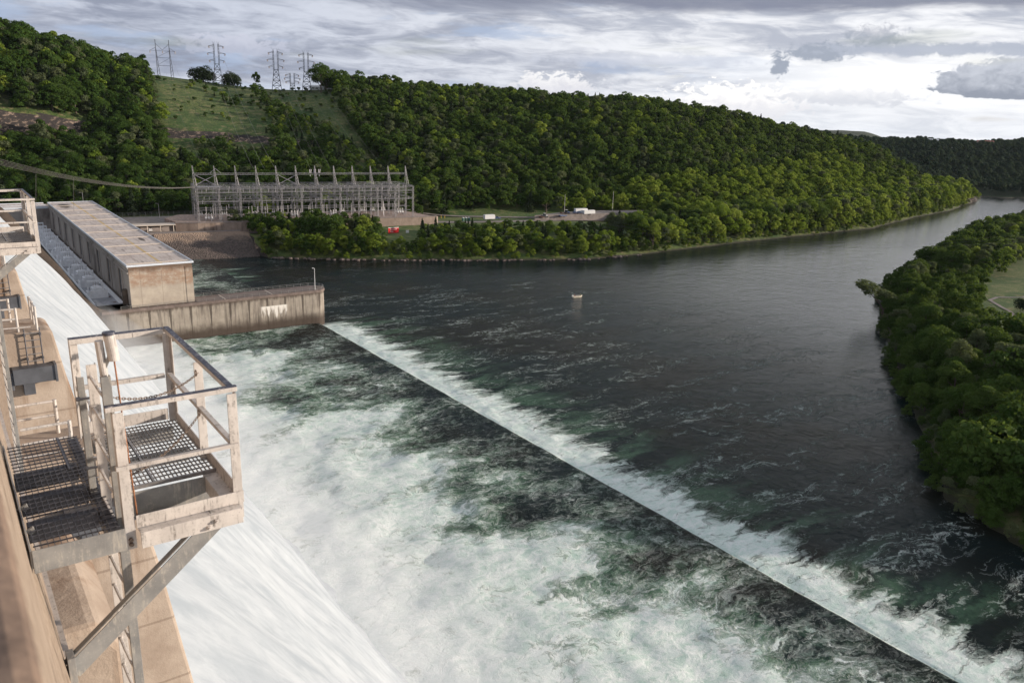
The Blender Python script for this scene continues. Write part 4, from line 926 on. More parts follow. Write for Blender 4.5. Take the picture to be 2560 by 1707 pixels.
def seated(name,loc,shirt,label):
    me=bpy.data.meshes.new('body'); 
    J=[(0,0,.0),(0,0,.28),(0,0,.48),(0,0,.58),(0.03,0,.72),(.0,.2,.45),(.18,.24,.22),(.38,.16,.2),(0,-.2,.45),(.18,-.24,.22),(.38,-.16,.2),(.40,.12,.02),(.48,.12,-.38),(.40,-.12,.02),(.48,-.12,-.38)]
    E=[(0,1),(1,2),(2,3),(3,4),(2,5),(5,6),(6,7),(2,8),(8,9),(9,10),(0,11),(11,12),(0,13),(13,14)]
    Rr=[.16,.15,.14,.06,.105,.07,.05,.04,.07,.05,.04,.085,.055,.085,.055]
    me.from_pydata(J,E,[]); o=bpy.data.objects.new(name,me); ROOTC.objects.link(o); o.location=loc; me.materials.append(shirt)
    sk=o.modifiers.new('skin','SKIN'); 
    for i,v in enumerate(me.skin_vertices[0].data): v.radius=(Rr[i],Rr[i])
    me.skin_vertices[0].data[0].use_root=True
    o.modifiers.new('sub','SUBSURF').levels=1
    tag(o,label,'person'); 
    hd=MB().tube([(.03,0,.70),(.04,0,.78),(.03,0,.88),(.03,0,.93)],[.08,.105,.09,.03],8).build('head',M['skin'],o,smooth=True)
    MB().tube([(.03,0,.86),(.03,0,.95)],[.115,.06],8).box(.1,.22,-.07,.07,.86,.88).build('cap',shirt,hd)
    return o
seated('person',(222.9,259.5,.5),M['shirt_red'],'person in a maroon shirt sitting at the rear of the boat')
seated('person',(225.9,259.1,.5),M['shirt_grn'],'person in an olive shirt sitting near the bow of the boat')
# ---------------------------------------------------------------- switchyard steelwork
def lattice(mb,a,b,w,step,t=.09,faces=2):
    a=Vector(a);b=Vector(b); d=(b-a); L=d.length; d.normalize(); u=d.cross(Vector((0,1,.01))).normalized(); v=d.cross(u)
    n=max(2,int(L/step)); c=[(-1,-1),(1,-1),(1,1),(-1,1)]
    for (p,q) in c: o=u*p*w/2+v*q*w/2; mb.bar(a+o,b+o,t)
    for i in range(n):
        p0=a+d*L*i/n; p1=a+d*L*(i+1)/n
        for k in range(4):
            c0=c[k];c1=c[(k+1)%4]
            if i%2: c0,c1=c1,c0
            mb.bar(p0+u*c0[0]*w/2+v*c0[1]*w/2,p1+u*c1[0]*w/2+v*c1[1]*w/2,t*.6)
sy=empty('switchyard',loc_yard(60,12),'huge grey steel lattice switchyard frame with twelve masts below the wooded hill','switchyard'); og=loc_yard(60,12)
ZB=14.6; ZT2=32.6; NB=11; SP=121.7/NB; DEP=26.0
def Lp(u,v,z): return (*loc_yard(u,v)[:2],z)
for i in range(NB+1):
    for v in (0,13,DEP):
        m=MB(og); lattice(m,Lp(i*SP,v,ZB),Lp(i*SP,v,ZT2),.75,1.5,.11); m.build('column',M['steel'],sy)
for v in (0,13,DEP):
    for z in (ZT2,30.4,25.4):
        m=MB(og); lattice(m,Lp(0,v,z),Lp(NB*SP,v,z),.62,1.8,.10); m.build('beam',M['steel'],sy)
for i in range(NB+1):
    m=MB(og)
    for z in (ZT2,25.4): lattice(m,Lp(i*SP,0,z),Lp(i*SP,DEP,z),.6,1.8,.09)
    m.build('cross_beam',M['steel'],sy)
rn=random.Random(8)
for (v,z,st) in ((4,31.4,.9),(9,31.0,.9),(17,30.6,.9),(22,30.2,.9),(3,28.4,1),(8,28.0,1),(18,27.6,1),(6,24.6,1),(20,24.4,1),(11,23.0,1),(6,20.2,1),(15,19.8,1)):
    MB(og).bar(Lp(0,v,z),Lp(NB*SP,v,z),.14).build('busbar',M['steel'],sy)
m=MB(og)
for i in range(NB*4+1):
    u=i*SP/4
    for z,dz in ((29.4,2.2),(24.0,1.8)):
        v=rn.choice((3,8,18,21)); m.tube([Lp(u,v,z),Lp(u+.15,v,z+dz)],.16,5); 
    m.bar(Lp(u,rn.uniform(1,12),ZT2-.2),Lp(u,rn.uniform(13,25),ZT2-.2),.10)
for i in range(NB*5):
    u=i*SP/5+rn.uniform(-.3,.3); v=rn.choice((2,5,9,16,21)); m.bar(Lp(u,v,ZB),Lp(u,v,ZB+rn.uniform(3.5,6)),.2); m.tube([Lp(u,v,ZB+5),Lp(u,v,ZB+7.5)],.15,5)
for i in range(NB*3):
    u=i*SP/3+1; v=rn.choice((4,12,19)); m.bar(Lp(u,v,ZB+8),Lp(u+.5,v,24.6),.09)
m.build('insulator_racks',M['porc'],sy)
m=MB(og)
for v,z in ((2,18.3),(12,19.4),(22,19.6)): m.bar(Lp(1,v,z),Lp(NB*SP-1,v,z),.3,.25)
m.bar(Lp(0,-.2,30.0),Lp(NB*SP,-.2,30.0),.3,.3); m.build('bus_support',M['steel'],sy)
VM=13.0
for i in range(NB+1):
    m=MB(og); u=i*SP+.6; a=(ZT2,ZT2+6.6,ZT2+10.9)
    def ring(z): 
        t=(z-ZT2)/10.9; return (.55*(1-t)+.12, 1.6*(1-t)**1.4+.18)
    zs=np.linspace(ZT2,ZT2+10.9,8)
    for j in range(7):
        for s1 in (-1,1):
            for s2 in (-1,1):
                x0,y0=ring(zs[j]);x1,y1=ring(zs[j+1]); m.bar(Lp(u+s1*x0-.12*j,VM+s2*y0,zs[j]),Lp(u+s1*x1-.12*(j+1),VM+s2*y1,zs[j+1]),.14)
            x0,y0=ring(zs[j]);x1,y1=ring(zs[j+1]); m.bar(Lp(u+s1*x0-.12*j,VM-y0,zs[j]),Lp(u+s1*x1-.12*(j+1),VM+y1,zs[j+1]),.09)
        x0,y0=ring(zs[j]);x1,y1=ring(zs[j+1]); m.bar(Lp(u-x0-.12*j,VM-y0,zs[j]),Lp(u+x1-.12*(j+1),VM-y1,zs[j+1]),.09)
    m.build('mast',M['steel'],sy)
m=MB(og); lattice(m,Lp(.6,VM,ZT2+6.4),Lp(NB*SP+.2,VM,ZT2+6.4),.8,1.3,.12); m.build('mast_beam',M['steel'],sy)
for (a,b) in ((0,1),(4,5)):
    m=MB(og); m.bar(Lp(a*SP+.6,VM,ZT2+6),Lp(b*SP+.6,VM,ZT2+.3),.3); m.bar(Lp(b*SP+.6,VM,ZT2+6),Lp(a*SP+.6,VM,ZT2+.3),.3); m.build('cross_brace',M['steel'],sy)
m=MB(og)
for s1 in (-1,1): m.bar(Lp(SP+.5,VM,ZT2+9.4),Lp(SP+.5+s1*3,VM,ZT2+6.7),.25)
m.build('knee_brace',M['steel'],sy)
m=MB(og)
for k in range(3):
    u=5.9*SP+k*2.6-2
    for dx in (0,.6): m.tube([Lp(u+dx,VM,ZT2+6.9),Lp(u+dx*1.5,VM,ZT2+8.9)],.22,6)
    m.tube([Lp(u+.3,VM,ZT2+5.9),Lp(u+.3,VM,ZT2+4.9)],.16,6)
m.build('arrester_group',M['porc'],sy)
MB(og).plan([yd(.5,1),yd(12,1),yd(13,6),yd(1,6)],ZT2+.25,ZT2+.5).build('roof_walkway',M['steel'],sy)
def breaker(loc,label,rz=-.157):
    o=empty('circuit_breaker',loc,label,'circuit breaker','white circuit breakers in the switchyard',rz)
    MB().box(-2.2,2.2,-.5,.5,1.2,1.4).build('frame',M['steel'],o)
    for x in (-1.9,1.9): MB().box(x-.12,x+.12,-.4,.4,0,1.2).build('leg',M['steel'],o)
    for x in (-1.5,0,1.5):
        MB().tube([(x,-.9,1.9),(x,.9,1.9)],.5,10).build('tank',M['white'],o)
        for y in (-.6,.6): MB().tube([(x,y,2.3),(x+.1*(1 if y>0 else -1),y*1.6,4.0)],[.2,.1],6).build('bushing',M['porc'],o)
    return o
br=breaker(loc_yard(5.5,3.2),'white circuit breaker at the left end of the yard front row')
for u,v,l in ((29.5,6,'white circuit breaker, second from the left in the front row'),(52.5,6.8,'white circuit breaker in the middle of the front row'),(75,7,'white circuit breaker right of the yard middle in the front row'),(116.5,8.5,'white circuit breaker at the right end of the front row')):
    dup(br,loc_yard(u,v),l)
for u in (3,16,34,44,58,66,84,91,97,103,110): dup(br,loc_yard(u,22),'white circuit breaker in the crowded back row of the yard').scale=(.7,.7,.8)
# fence behind the powerhouse and yard
fb=empty('wire_fence',(90,497,12.6),'thin wire fence along the road behind the powerhouse','fence'); og=(90,497,12.6)
for i in range(24): x=70+i*3; MB(og).tube([(x,501-i*.35,12.4),(x,501-i*.35,15.0)],.06,5).build('post',M['steel'],fb)
m=MB(og)
for z in (12.8,13.5,14.2,14.9): m.bar((70,501,z),(139,492.9,z),.05)
m.build('wire_mesh',M['steel'],fb)
def pole(loc,h,label,arm=True,m='steel'):
    o=empty('utility_pole',loc,label,'pole'); MB().tube([(0,0,-1),(0,0,h)],[.17,.1],7).build('shaft',M[m],o)
    if arm: MB().tube([(0,0,h-.2),(-1.2,0,h)],.05,5).box(-1.7,-1.1,-.12,.12,h-.05,h+.07).build('lamp_arm',M[m],o)
    return o
pole((66,478,12),17,'tall thin lamp pole behind the low grey wing'); pole((104,482,12.5),9,'short lamp pole on the apron behind the powerhouse'); pole((124.2,479,14.6),9,'lamp pole at the left end of the switchyard')
pole((347.7,420,13.2),12,'pale pole at the forest edge left of the white trailers',False,'rail'); pole((386,414,12.8),14,'pale pole at the forest edge right of the white trailers',False,'rail')
# ---------------------------------------------------------------- pylons on the ridge
def gz(x,y): return float(height(np.array([float(x)]),np.array([float(y)]))[0])
def tower(x,y,ztop,label,rz,base=8.5,arms=3,scale=1.0):
    zb=gz(x,y)-.5; H=ztop-zb; o=empty('transmission_tower',(x,y,zb),label,'pylon','lattice towers on the ridge',rz)
    def leg_bars(mb,z0,z1,b0,b1,n,t):
        zs=np.linspace(z0,z1,n+1)
        for i in range(n):
            w0=b0+(b1-b0)*i/n; w1=b0+(b1-b0)*(i+1)/n; c=[(-1,-1),(1,-1),(1,1),(-1,1)]
            for k in range(4):
                p,q=c[k],c[(k+1)%4]
                mb.bar((p[0]*w0,p[1]*w0,zs[i]),(p[0]*w1,p[1]*w1,zs[i+1]),t)
                mb.bar((p[0]*w0,p[1]*w0,zs[i]),(q[0]*w1,q[1]*w1,zs[i+1]),t*.55); mb.bar((q[0]*w0,q[1]*w0,zs[i]),(p[0]*w1,p[1]*w1,zs[i+1]),t*.55)
                mb.bar((p[0]*w1,p[1]*w1,zs[i+1]),(q[0]*w1,q[1]*w1,zs[i+1]),t*.6)
    m=MB(); leg_bars(m,0,H*.5,base*.5,1.9,4,.46); m.build('base_legs',M['steel_dark'],o)
    for s in (-1,1):
        m=MB(); zs=np.linspace(H*.5,H*.95,7)
        for i in range(6):
            for q in (-.45,.45):
                m.bar((s*1.9+q,0,zs[i]),(s*1.9+q,0,zs[i+1]),.36)
            m.bar((s*1.9-.45,0,zs[i]),(s*1.9+.45,0,zs[i+1]),.16)
        for q in (-1,1): m.bar((s*1.9,0,H*.95),(s*1.9+q*1.0,0,H),.16)
        m.build('upper_mast',M['steel_dark'],o)
    for j in range(arms):
        z=H*(.9-.16*j); Lr=6.3+(1.2 if j==1 else 0)
        for s in (-1,1):
            m=MB(); m.bar((s*1.5,0,z+1.2),(s*Lr,0,z-.2),.27); m.bar((s*1.5,0,z-.3),(s*Lr,0,z-.2),.27); m.bar((s*3.4,0,z+.7),(s*3.8,0,z-.2),.12)
            a=m.build('cross_arm',M['steel_dark'],o)
            MB().tube([(s*Lr,0,z-.2),(s*(Lr-.5),0,z-2.0)],.28,6).tube([(s*(Lr-.1),0,z-.3),(s*(Lr-1.3),0,z-1.6)],.22,6).build('insulator',M['insul'],a)
    return o
tower(222,757,128.5,'second lattice tower from the left, between two round dark trees',-.3)
tower(268.5,739,125.3,'third lattice tower from the left on the bare grassy ridge',-.35)
tower(292,727,124.6,'rightmost tall lattice tower, nearest the big dark tree',-.38)
tower(297,775,107,'small distant lattice tower half hidden behind the rightmost tall tower',-.38,5.5)
hx,hy=178.5,762; zb=gz(hx,hy)-.5; hf=empty('transmission_tower',(hx,hy,zb),'leftmost tower, a two-legged H-shaped lattice frame on the ridge','pylon','lattice towers on the ridge',-.25); HH=127-zb
for s in (-1,1):
    m=MB(); m.bar((s*5.3,-.5,0),(s*5.3,-.2,HH),.45); m.bar((s*5.3+(2.2),.5,0),(s*5.3+.2,0,HH*.78),.36)
    for i in range(8): z=HH*.09*i; m.bar((s*5.3,0,z),(s*5.3+2.2*(1-i/8.6),0,z+HH*.08),.2)
    m.build('mast',M['steel_dark'],hf)
m=MB(); m.bar((-10.0,0,HH*.72),(-5.3,0,HH*.8),.26); m.bar((10,0,HH*.70),(5.3,0,HH*.8),.26); m.bar((-10,0,HH*.72),(10,0,HH*.72),.2)
m.bar((-5.3,0,HH*.9),(0,0,HH*.74),.24); m.bar((5.3,0,HH*.9),(0,0,HH*.74),.24); m.build('cross_arm',M['steel_dark'],hf)
m=MB()
for z in (.55,.35): m.bar((-5.3,0,HH*z),(5.3,0,HH*z),.26)
m.bar((-5.3,0,HH*.55),(5.3,0,HH*.72),.18); m.bar((5.3,0,HH*.55),(-5.3,0,HH*.35),.18); m.build('tie_beam',M['steel_dark'],hf)
for x in (-9.8,0,9.8): MB().tube([(x,0,HH*.72),(x,0,HH*.66)],.32,6).build('insulator',M['insul'],hf)
# ---------------------------------------------------------------- wires
def wires(name,pairs,sag,r,label,group=None):
    org=pairs[0][0]; mb=MB(org)
    for a,b in pairs:
        a=Vector(a);b=Vector(b); P=[a.lerp(b,i/18)-Vector((0,0,sag*4*(i/18)*(1-i/18))) for i in range(19)]; mb.tube(P,r,4,cap=False)
    o=mb.build(name,M['wire'],fix=False); o.location=org; return tag(o,label,'cable',group)
G='power lines running down to the switchyard'
wires('power_line',[((224+k,752,105+3*k),Lp(38+k*2,VM,ZT2+9)) for k in (-3,0,3)],5,.07,'power lines from the second tower down to the switchyard masts',G)
wires('power_line',[((271+k,735,103+3*k),Lp(70+k*2,VM,ZT2+9)) for k in (-3,0,3)],5,.045,'power lines from the third tower down to the switchyard masts',G)
wires('power_line',[((294+k,722,103+3*k),Lp(103+k*2,VM,ZT2+9)) for k in (-3,0,3)],5,.05,'power lines from the rightmost tower down the bare strip',G)
wires('power_line',[((182+k,758,106+2*k),Lp(12+k*2,VM,ZT2+9)) for k in (-3,3)],5,.04,'faint power lines from the H-shaped tower across the grassy slope',G)
wires('cable_bundle',[((10+k*.5,300,58.5+.35*k),Lp(0,2+k*.8,ZT2+.3)) for k in range(5)],4,.05,'thick bundle of cables slanting from the dam down to the switchyard corner')
for k,(x,y) in enumerate(((36.5,380),(53.5,408))): wires('drop_wire',[((x,y,46.5-k*4),(x-2+k,y+3,27))],.1,.06,['left','right'][k]+' hanging drop wire beneath the slanting cable bundle','drop wires under the cable bundle')
wires('river_cable',[((330,352,16),(560,60,66)),((322,352,15.5),(553,60,64)),((314,352,15),(546,60,62))],22,.035,'faint group of wires crossing low over the river')
# ---------------------------------------------------------------- buildings on the skyline and far hills
def house(loc,w,d,h,rz,roofm,label,wallm='white'):
    o=empty('house',loc,label,'house',rz=rz)
    MB().box(-w/2,w/2,-d/2,d/2,-1,h).build('wall',M[wallm],o)
    MB().add([(-w/2-.4,-d/2-.4,h),(w/2+.4,-d/2-.4,h),(w/2+.4,d/2+.4,h),(-w/2-.4,d/2+.4,h),(-w/2-.4,0,h+d*.3),(w/2+.4,0,h+d*.3)],[(0,1,5,4),(3,4,5,2),(0,4,3),(1,2,5),(0,3,2,1)]).build('roof',M[roofm],o)
    for i in range(3): MB().box(-w/2+w*(i+.6)/3.6,-w/2+w*(i+1)/3.6,-d/2-.05,-d/2-.01,h*.35,h*.75).build('window',M['dark_glass'],o)
    return o
for x,y,w,l in ((305,735,13,'long low white building on the ridge right of the towers'),(317,727,9,'small white building on the ridge beside the big dark tree')):
    house((x,y,gz(x,y)+.4),w,5,2.6,-.4,'white',l)
def at_az(az,r): return math.sin(math.radians(az))*r, math.cos(math.radians(az))*r
for az,r,w,rm,l in ((65.6,1640,26,'roof_red','far house with a faded red roof among trees on the distant hill'),(62.8,1560,16,'white','pale far house on the distant hill above the river bend')):
    x,y=at_az(az,r); house((x,y,gz(x,y)+9),w,9,5,-.9,rm,l,'roof_rib')
# ---------------------------------------------------------------- trees
def leaf_quads(P,Nn,ls,rng):
    n=len(P); Nn=Nn/np.maximum(np.linalg.norm(Nn,axis=1,keepdims=True),1e-6)
    a=rng.normal(size=(n,3)); u=np.cross(Nn,a); u/=np.linalg.norm(u,axis=1,keepdims=True)+1e-9; v=np.cross(Nn,u)
    s=(ls*(.65+.7*rng.random(n)))[:,None]; k=.55+.35*rng.random(n)[:,None]
    V=np.stack([P-u*s*.5,P-v*s*k*.5+Nn*s*.12,P+u*s*.5,P+v*s*k*.5+Nn*s*.12],1).reshape(-1,3)
    return V,np.arange(4*n).reshape(n,4)
def broad_crown(seed,H,R,n,ls,nl=22,low=.22,flat=1.0):
    rng=np.random.default_rng(seed); P=[];Nn=[]
    cz=H*(low+1)/2; rz=H*(1-low)/2
    L=[]
    for i in range(nl):
        a=rng.random()*2*np.pi; e=np.arcsin(rng.uniform(-.75,1)); rr=rng.uniform(.45,.78)
        c=np.array([np.cos(a)*np.cos(e)*R*rr,np.sin(a)*np.cos(e)*R*rr,cz+np.sin(e)*rz*rr*flat]); L.append((c,R*rng.uniform(.24,.46)))
    L.append((np.array([R*.1,0,cz+rz*.62]),R*.36))
    w=np.array([r*r for _,r in L]); w/=w.sum(); cnt=rng.multinomial(n,w)
    for (c,r),k in zip(L,cnt):
        d=rng.normal(size=(k,3)); d/=np.linalg.norm(d,axis=1,keepdims=True); d[:,2]=np.where(d[:,2]<-.3,-d[:,2],d[:,2])
        rad=r*(.62+.45*rng.random(k)**.6)[:,None]
        P.append(c+d*rad*np.array([1,1,.85])); Nn.append(d+rng.normal(size=(k,3))*.75+np.array([0,0,.35]))
    return leaf_quads(np.concatenate(P),np.concatenate(Nn),ls,rng)
def cone_crown(seed,H,R,n,ls,slim=1.0):
    rng=np.random.default_rng(seed); t=rng.random(n)**1.35; a=rng.random(n)*2*np.pi
    lay=.72+.28*np.cos(t*34+np.sin(a*3+seed)*1.5); r=R*slim*(1-t)**.85*lay*(.55+.5*rng.random(n)**.5)*(1+.18*np.sin(a*5+t*20))
    P=np.stack([np.cos(a)*r,np.sin(a)*r,H*(.08+.92*t)-r*.18],1)
    Nn=np.stack([np.cos(a),np.sin(a),np.full(n,.5)],1)+rng.normal(size=(n,3))*.7
    return leaf_quads(P,Nn,ls,rng)
def trunk_mb(seed,H,R,lean=0,white=False,top=.82):
    r=random.Random(seed); m=MB(); n=6; pts=[]; 
    for i in range(n+1): t=i/n; pts.append((lean*t*t*H*.4+r.uniform(-.02,.02)*H,r.uniform(-.015,.015)*H,-.8+t*(H*top+.8)))
    m.tube(pts,[.028*H*(1-.82*i/n) for i in range(n+1)],7)
    for i in range(7):
        t=r.uniform(.3,.72); k=int(t*n); p=Vector(pts[k]); a=r.uniform(0,6.28); q=p+Vector((math.cos(a)*R*.62,math.sin(a)*R*.62,H*r.uniform(.10,.24)))
        m.tube([p,p.lerp(q,.5)+Vector((0,0,H*.03)),q],[.012*H,.008*H,.004*H],5)
    return m
KINDS={}
LIBC=bpy.data.collections.new('tree_kinds')
def add_kind(key,crown,leafm,seed,H,R,lean=0,white=False,cone=False):
    V,F=crown
    if lean: V=V.copy(); V[:,0]+=lean*(V[:,2]/H)**2*H*.4
    me=mesh_np('crown_'+key,V,F,M[leafm],smooth=False)
    t=trunk_mb(seed,H,R if not cone else R*.2,lean,white,.82 if not cone else .9); me2=bpy.data.meshes.new('trunk_'+key); me2.from_pydata(t.v,[],t.f); me2.materials.append(M['bark_w' if white else 'bark'])
    KINDS[key]=(me,me2,H,R)
NL=6800
add_kind('broad_a',broad_crown(1,12,4.3,NL,.38),'leaf',1,12,4.3)
add_kind('broad_b',broad_crown(2,12,5.0,NL,.40,28,.15,.9),'leaf',2,12,5.0)
add_kind('broad_c',broad_crown(3,12,3.7,NL,.36,18,.1),'leaf',3,12,3.7)
add_kind('bright_a',broad_crown(4,12,4.4,NL,.38),'leaf_y',4,12,4.4)
add_kind('bright_b',broad_crown(5,12,3.6,NL,.36,20,.1),'leaf_y',5,12,3.6)
add_kind('grey_a',broad_crown(6,12,3.4,3200,.42,20,.12),'leaf_g',6,12,3.4)
add_kind('cedar_a',cone_crown(7,12,3.2,4200,.42),'leaf_c',7,12,3.2,cone=True)
add_kind('cedar_b',cone_crown(8,12,2.5,3600,.40),'leaf_c',8,12,2.5,cone=True)
add_kind('bush_a',broad_crown(9,5,3.2,2400,.42,14,.0),'leaf',9,5,3.2)
add_kind('bush_b',broad_crown(10,5,3.0,2400,.42,14,.0),'leaf_y',10,5,3.0)
add_kind('white_limb',broad_crown(11,12,5.2,2200,.50,20,.4),'leaf_g',11,12,5.2,white=True)
add_kind('leaning',broad_crown(12,9,4.0,1900,.5,11,.45),'leaf_g',12,9,4.0,lean=1.4)
add_kind('dome_bush',broad_crown(13,6,5.2,5200,.45,40,.0),'leaf_c',13,6,5.2)
def far_kind(i,fn,leafm,H):
    V,F=fn; me=mesh_np('far_crown',V,F,M[leafm],smooth=False); o=bpy.data.objects.new(f'forest_tree_{i:02d}',me); LIBC.objects.link(o)
FARN=1500
far_kind(0,broad_crown(21,12,4.6,FARN,.78,18,.05),'leaf',12)
far_kind(1,broad_crown(22,12,4.0,FARN,.74,16,.05),'leaf',12)
far_kind(2,broad_crown(23,12,5.1,FARN,.80,20,.05),'leaf',12)
far_kind(3,broad_crown(24,12,4.2,FARN,.74,15,.05),'leaf_y',12)
far_kind(4,cone_crown(25,12,2.9,1300,.65),'leaf_c',12)
far_kind(5,broad_crown(26,12,3.4,FARN,.66,14,.03),'leaf_g',12)
far_kind(6,broad_crown(27,12,4.8,FARN,.78,18,.05),'leaf_cloudshade',12)
far_kind(7,broad_crown(28,12,4.2,FARN,.74,18,.05),'leaf_cloudshade',12)
rng=np.random.default_rng(77)
def inpoly(x,y,P):
    c=np.zeros(x.shape,bool); n=len(P)
    for i in range(n):
        x0,y0=P[i]; x1,y1=P[(i+1)%n]
        k=((y0>y)!=(y1>y)); xi=(x1-x0)*(y-y0)/((y1-y0) if y1!=y0 else 1e-9)+x0
        c^=k&(x<xi)
    return c
def jgrid(x0,x1,y0,y1,s,j=.8):
    X,Y=np.meshgrid(np.arange(x0,x1,s),np.arange(y0,y1,s)); X=X.ravel();Y=Y.ravel()
    return X+rng.uniform(-j/2,j/2,X.size)*s, Y+rng.uniform(-j/2,j/2,Y.size)*s
TREES=[]   # x,y,kind,height,rz,zone
CLEAR1=[(168,775),(158,720),(150,660),(151,645),(178,641),(196,641),(221,638),(228,660),(236,700),(247,765),(200,800),(165,800)]
CLEAR2=[(255,770),(246,715),(245,684),(250,652),(260,632),(263,600),(262,560),(254,533),(258,530),(272,570),(277,607),(292,655),(307,704),(304,740),(300,770)]
def polar(x,y): return np.hypot(x,y),np.degrees(np.arctan2(x,y))
# left bank hill
X,Y=jgrid(-60,1050,300,1010,6.3)
r,th=polar(X,Y); dl=polydist(X,Y,BANK)
rf=np.interp(th,TAB[:,0],TAB[:,1]); rr_=np.interp(th,TAB[:,0],TAB[:,3]); t=(r-rf)/(rr_-rf)
ok=(dl>2.5)&(th>-3)&(th<72)&(t<1.14)&(r<1075)
ok&=~(inpoly(X,Y,CLEAR1)|inpoly(X,Y,CLEAR2))
ok&=~((th<8.6)&(t>.42)&(t<.490))
ok&=~((th>12.8)&(th<14.6)&(t>.35)&(t<.50))&~((th>17.2)&(th<19.4)&(t>.37)&(t<.5))
ok&=~((t>.9)&(th>12.2)&(th<22.9))                         # bare ridge under the towers
flat=(t<0)&(X<412)
# keep the open ground: yard, roads, lawns
ok&=~(flat&(((X<133)&(Y<500)) | ((dl>46)&(Y<520)&(X<338)) | ((dl>40)&(X>=338)) ))
ok|=(flat&(X<75)&(Y>505)&(th>-3))
sgap=(th>26.6)&(th<29.3)&(t<0)&(X<412)
lowz=((X>146)&(X<252)&(Y>585)&(Y<642)); ok&=~(lowz&(Y>622)&(X<250)&((th>12.6)&(th<19.6)))
belt=((X>225)&(X<262)&(Y>642)&(Y<775))|((X>222)&(X<272)&(Y>505)&(Y<=642))
PN=fbm(X/23,Y/23,3)+rng.choice([0,0,0,.35,-.3],X.size)
SIZE=np.where(lowz,.55,np.where(belt,.6,1.0))*rng.uniform(.78,1.32,X.size)*np.where(t<0,1.05,1.0)
for i in np.nonzero(ok)[0]:
    x,y=X[i],Y[i]; z=SIZE[i]; q=rng.random()
    if t[i]<0 and x<412:                # bank strip in front of the lawn
        if sgap[i] and dl[i]>14: continue
        zone='strip'
        if dl[i]<14: k=['bright_a','bright_b','broad_a','grey_a','bush_b'][int(q*5)]; h=rng.uniform(6,11)
        else:
            k=['cedar_a','cedar_b','broad_b','broad_a','bright_a'][int(q*5)] if 205<x<300 else ['broad_a','broad_b','grey_a','bright_a','cedar_a','broad_c'][int(q*6)]
            h=rng.uniform(7.5,12.0) if x<205 else rng.uniform(5,8)
        if sgap[i]: h=min(h,6.0)
        if x>338: h=rng.uniform(11,17)
    elif x>=338 and dl[i]<42:
        zone='bright'; k=['bright_a','bright_b','bright_a','grey_a','broad_b'][int(q*5)]; h=rng.uniform(11,20)*(1-.3*(dl[i]<8))
    else:
        zone='hill'; k=['far']*1; k='far'; h=10.6*z*(1.2 if th[i]<12 else 1.0)*(1+.5*float(PN[i]))
        if t[i]>1.0: h*=.9
    TREES.append((x,y,k,h,rng.uniform(0,6.28),zone))
# dense undergrowth at the water's edge
X,Y=jgrid(120,1050,300,480,3.4); dl=polydist(X,Y,BANK); r,th=polar(X,Y)
ok=(dl>-.3)&(dl<13)&(X>137)&(th<68)&(rng.random(X.size)<np.where(X<430,.85,.8))
for i in np.nonzero(ok)[0]:
    g=(th[i]>26.6)&(th[i]<29.3)
    k=['bush_a','bush_b','bright_b','bush_b','grey_a','broad_c'][int(rng.random()*6)]; h=rng.uniform(3.0,5.0) if (g or dl[i]<3) else rng.uniform(4.5,9.0)
    TREES.append((X[i],Y[i],k,h,rng.uniform(0,6.28),'fringe'))
X,Y=jgrid(150,830,-20,330,3.6); dr=polydist(X,Y,RBANK); r,th=polar(X,Y)
ok=(dr>-3.2)&(dr<11)&(th<84)&(rng.random(X.size)<.85)&(Y>45)
for i in np.nonzero(ok)[0]:
    k=['bush_a','bush_a','broad_c','grey_a','broad_a'][int(rng.random()*5)]; h=rng.uniform(3,5.5) if dr[i]<2 else rng.uniform(4.5,8.5)
    TREES.append((X[i],Y[i],k,h,rng.uniform(0,6.28),'fringe'))
# shrubs dotted over the grassy clearings
for (x,y,k,h) in [(200,757,'cedar_b',5),(203,748,'bush_a',5),(206,738,'cedar_b',6),(203,728,'bush_a',5),(208,722,'bush_a',5.5),(212,713,'bush_b',5),(211,704,'bush_a',6),(208,694,'bush_a',5),(214,700,'cedar_b',5),(216,690,'bush_a',6),(205,712,'cedar_b',5),(213,682,'bush_a',5),(185,700,'bush_a',2.6),(176,722,'bush_a',2.4),(178,690,'bush_a',2.4),(170,680,'bush_a',2.4),(194,679,'bush_a',3.5),(190,668,'bush_a',2.6),(182,662,'bush_a',2.6),(222,735,'bush_a',3),(228,712,'bush_a',3),(230,690,'bush_a',3.4),(196,741,'bush_a',3),(214,660,'bush_a',3),(196,660,'bush_b',2.4),(275,700,'bush_a',3),(285,690,'bush_a',2.6),(270,690,'bush_b',3),(280,668,'bush_a',3),(264,668,'bush_b',4),(292,720,'bush_a',2.6),(262,725,'bush_b',4),(272,732,'bush_a',2.6),(258,700,'bush_a',4.5),(283,710,'bush_b',3),(262,655,'bush_a',3)]:
    TREES.append((x,y,k,h,rng.uniform(0,6.28),'slope'))
_q=np.random.default_rng(4)
for P_,n_ in ((CLEAR1,34),(CLEAR2,26)):
    A_=np.array(P_); c_=0
    while c_<n_:
        x_,y_=_q.uniform(A_[:,0].min(),A_[:,0].max()),_q.uniform(A_[:,1].min(),760)
        if inpoly(np.array([x_]),np.array([y_]),P_)[0]: TREES.append((x_,y_,['bush_a','bush_a','bush_b'][c_%3],_q.uniform(1.6,4.2),_q.uniform(0,6),'slope')); c_+=1
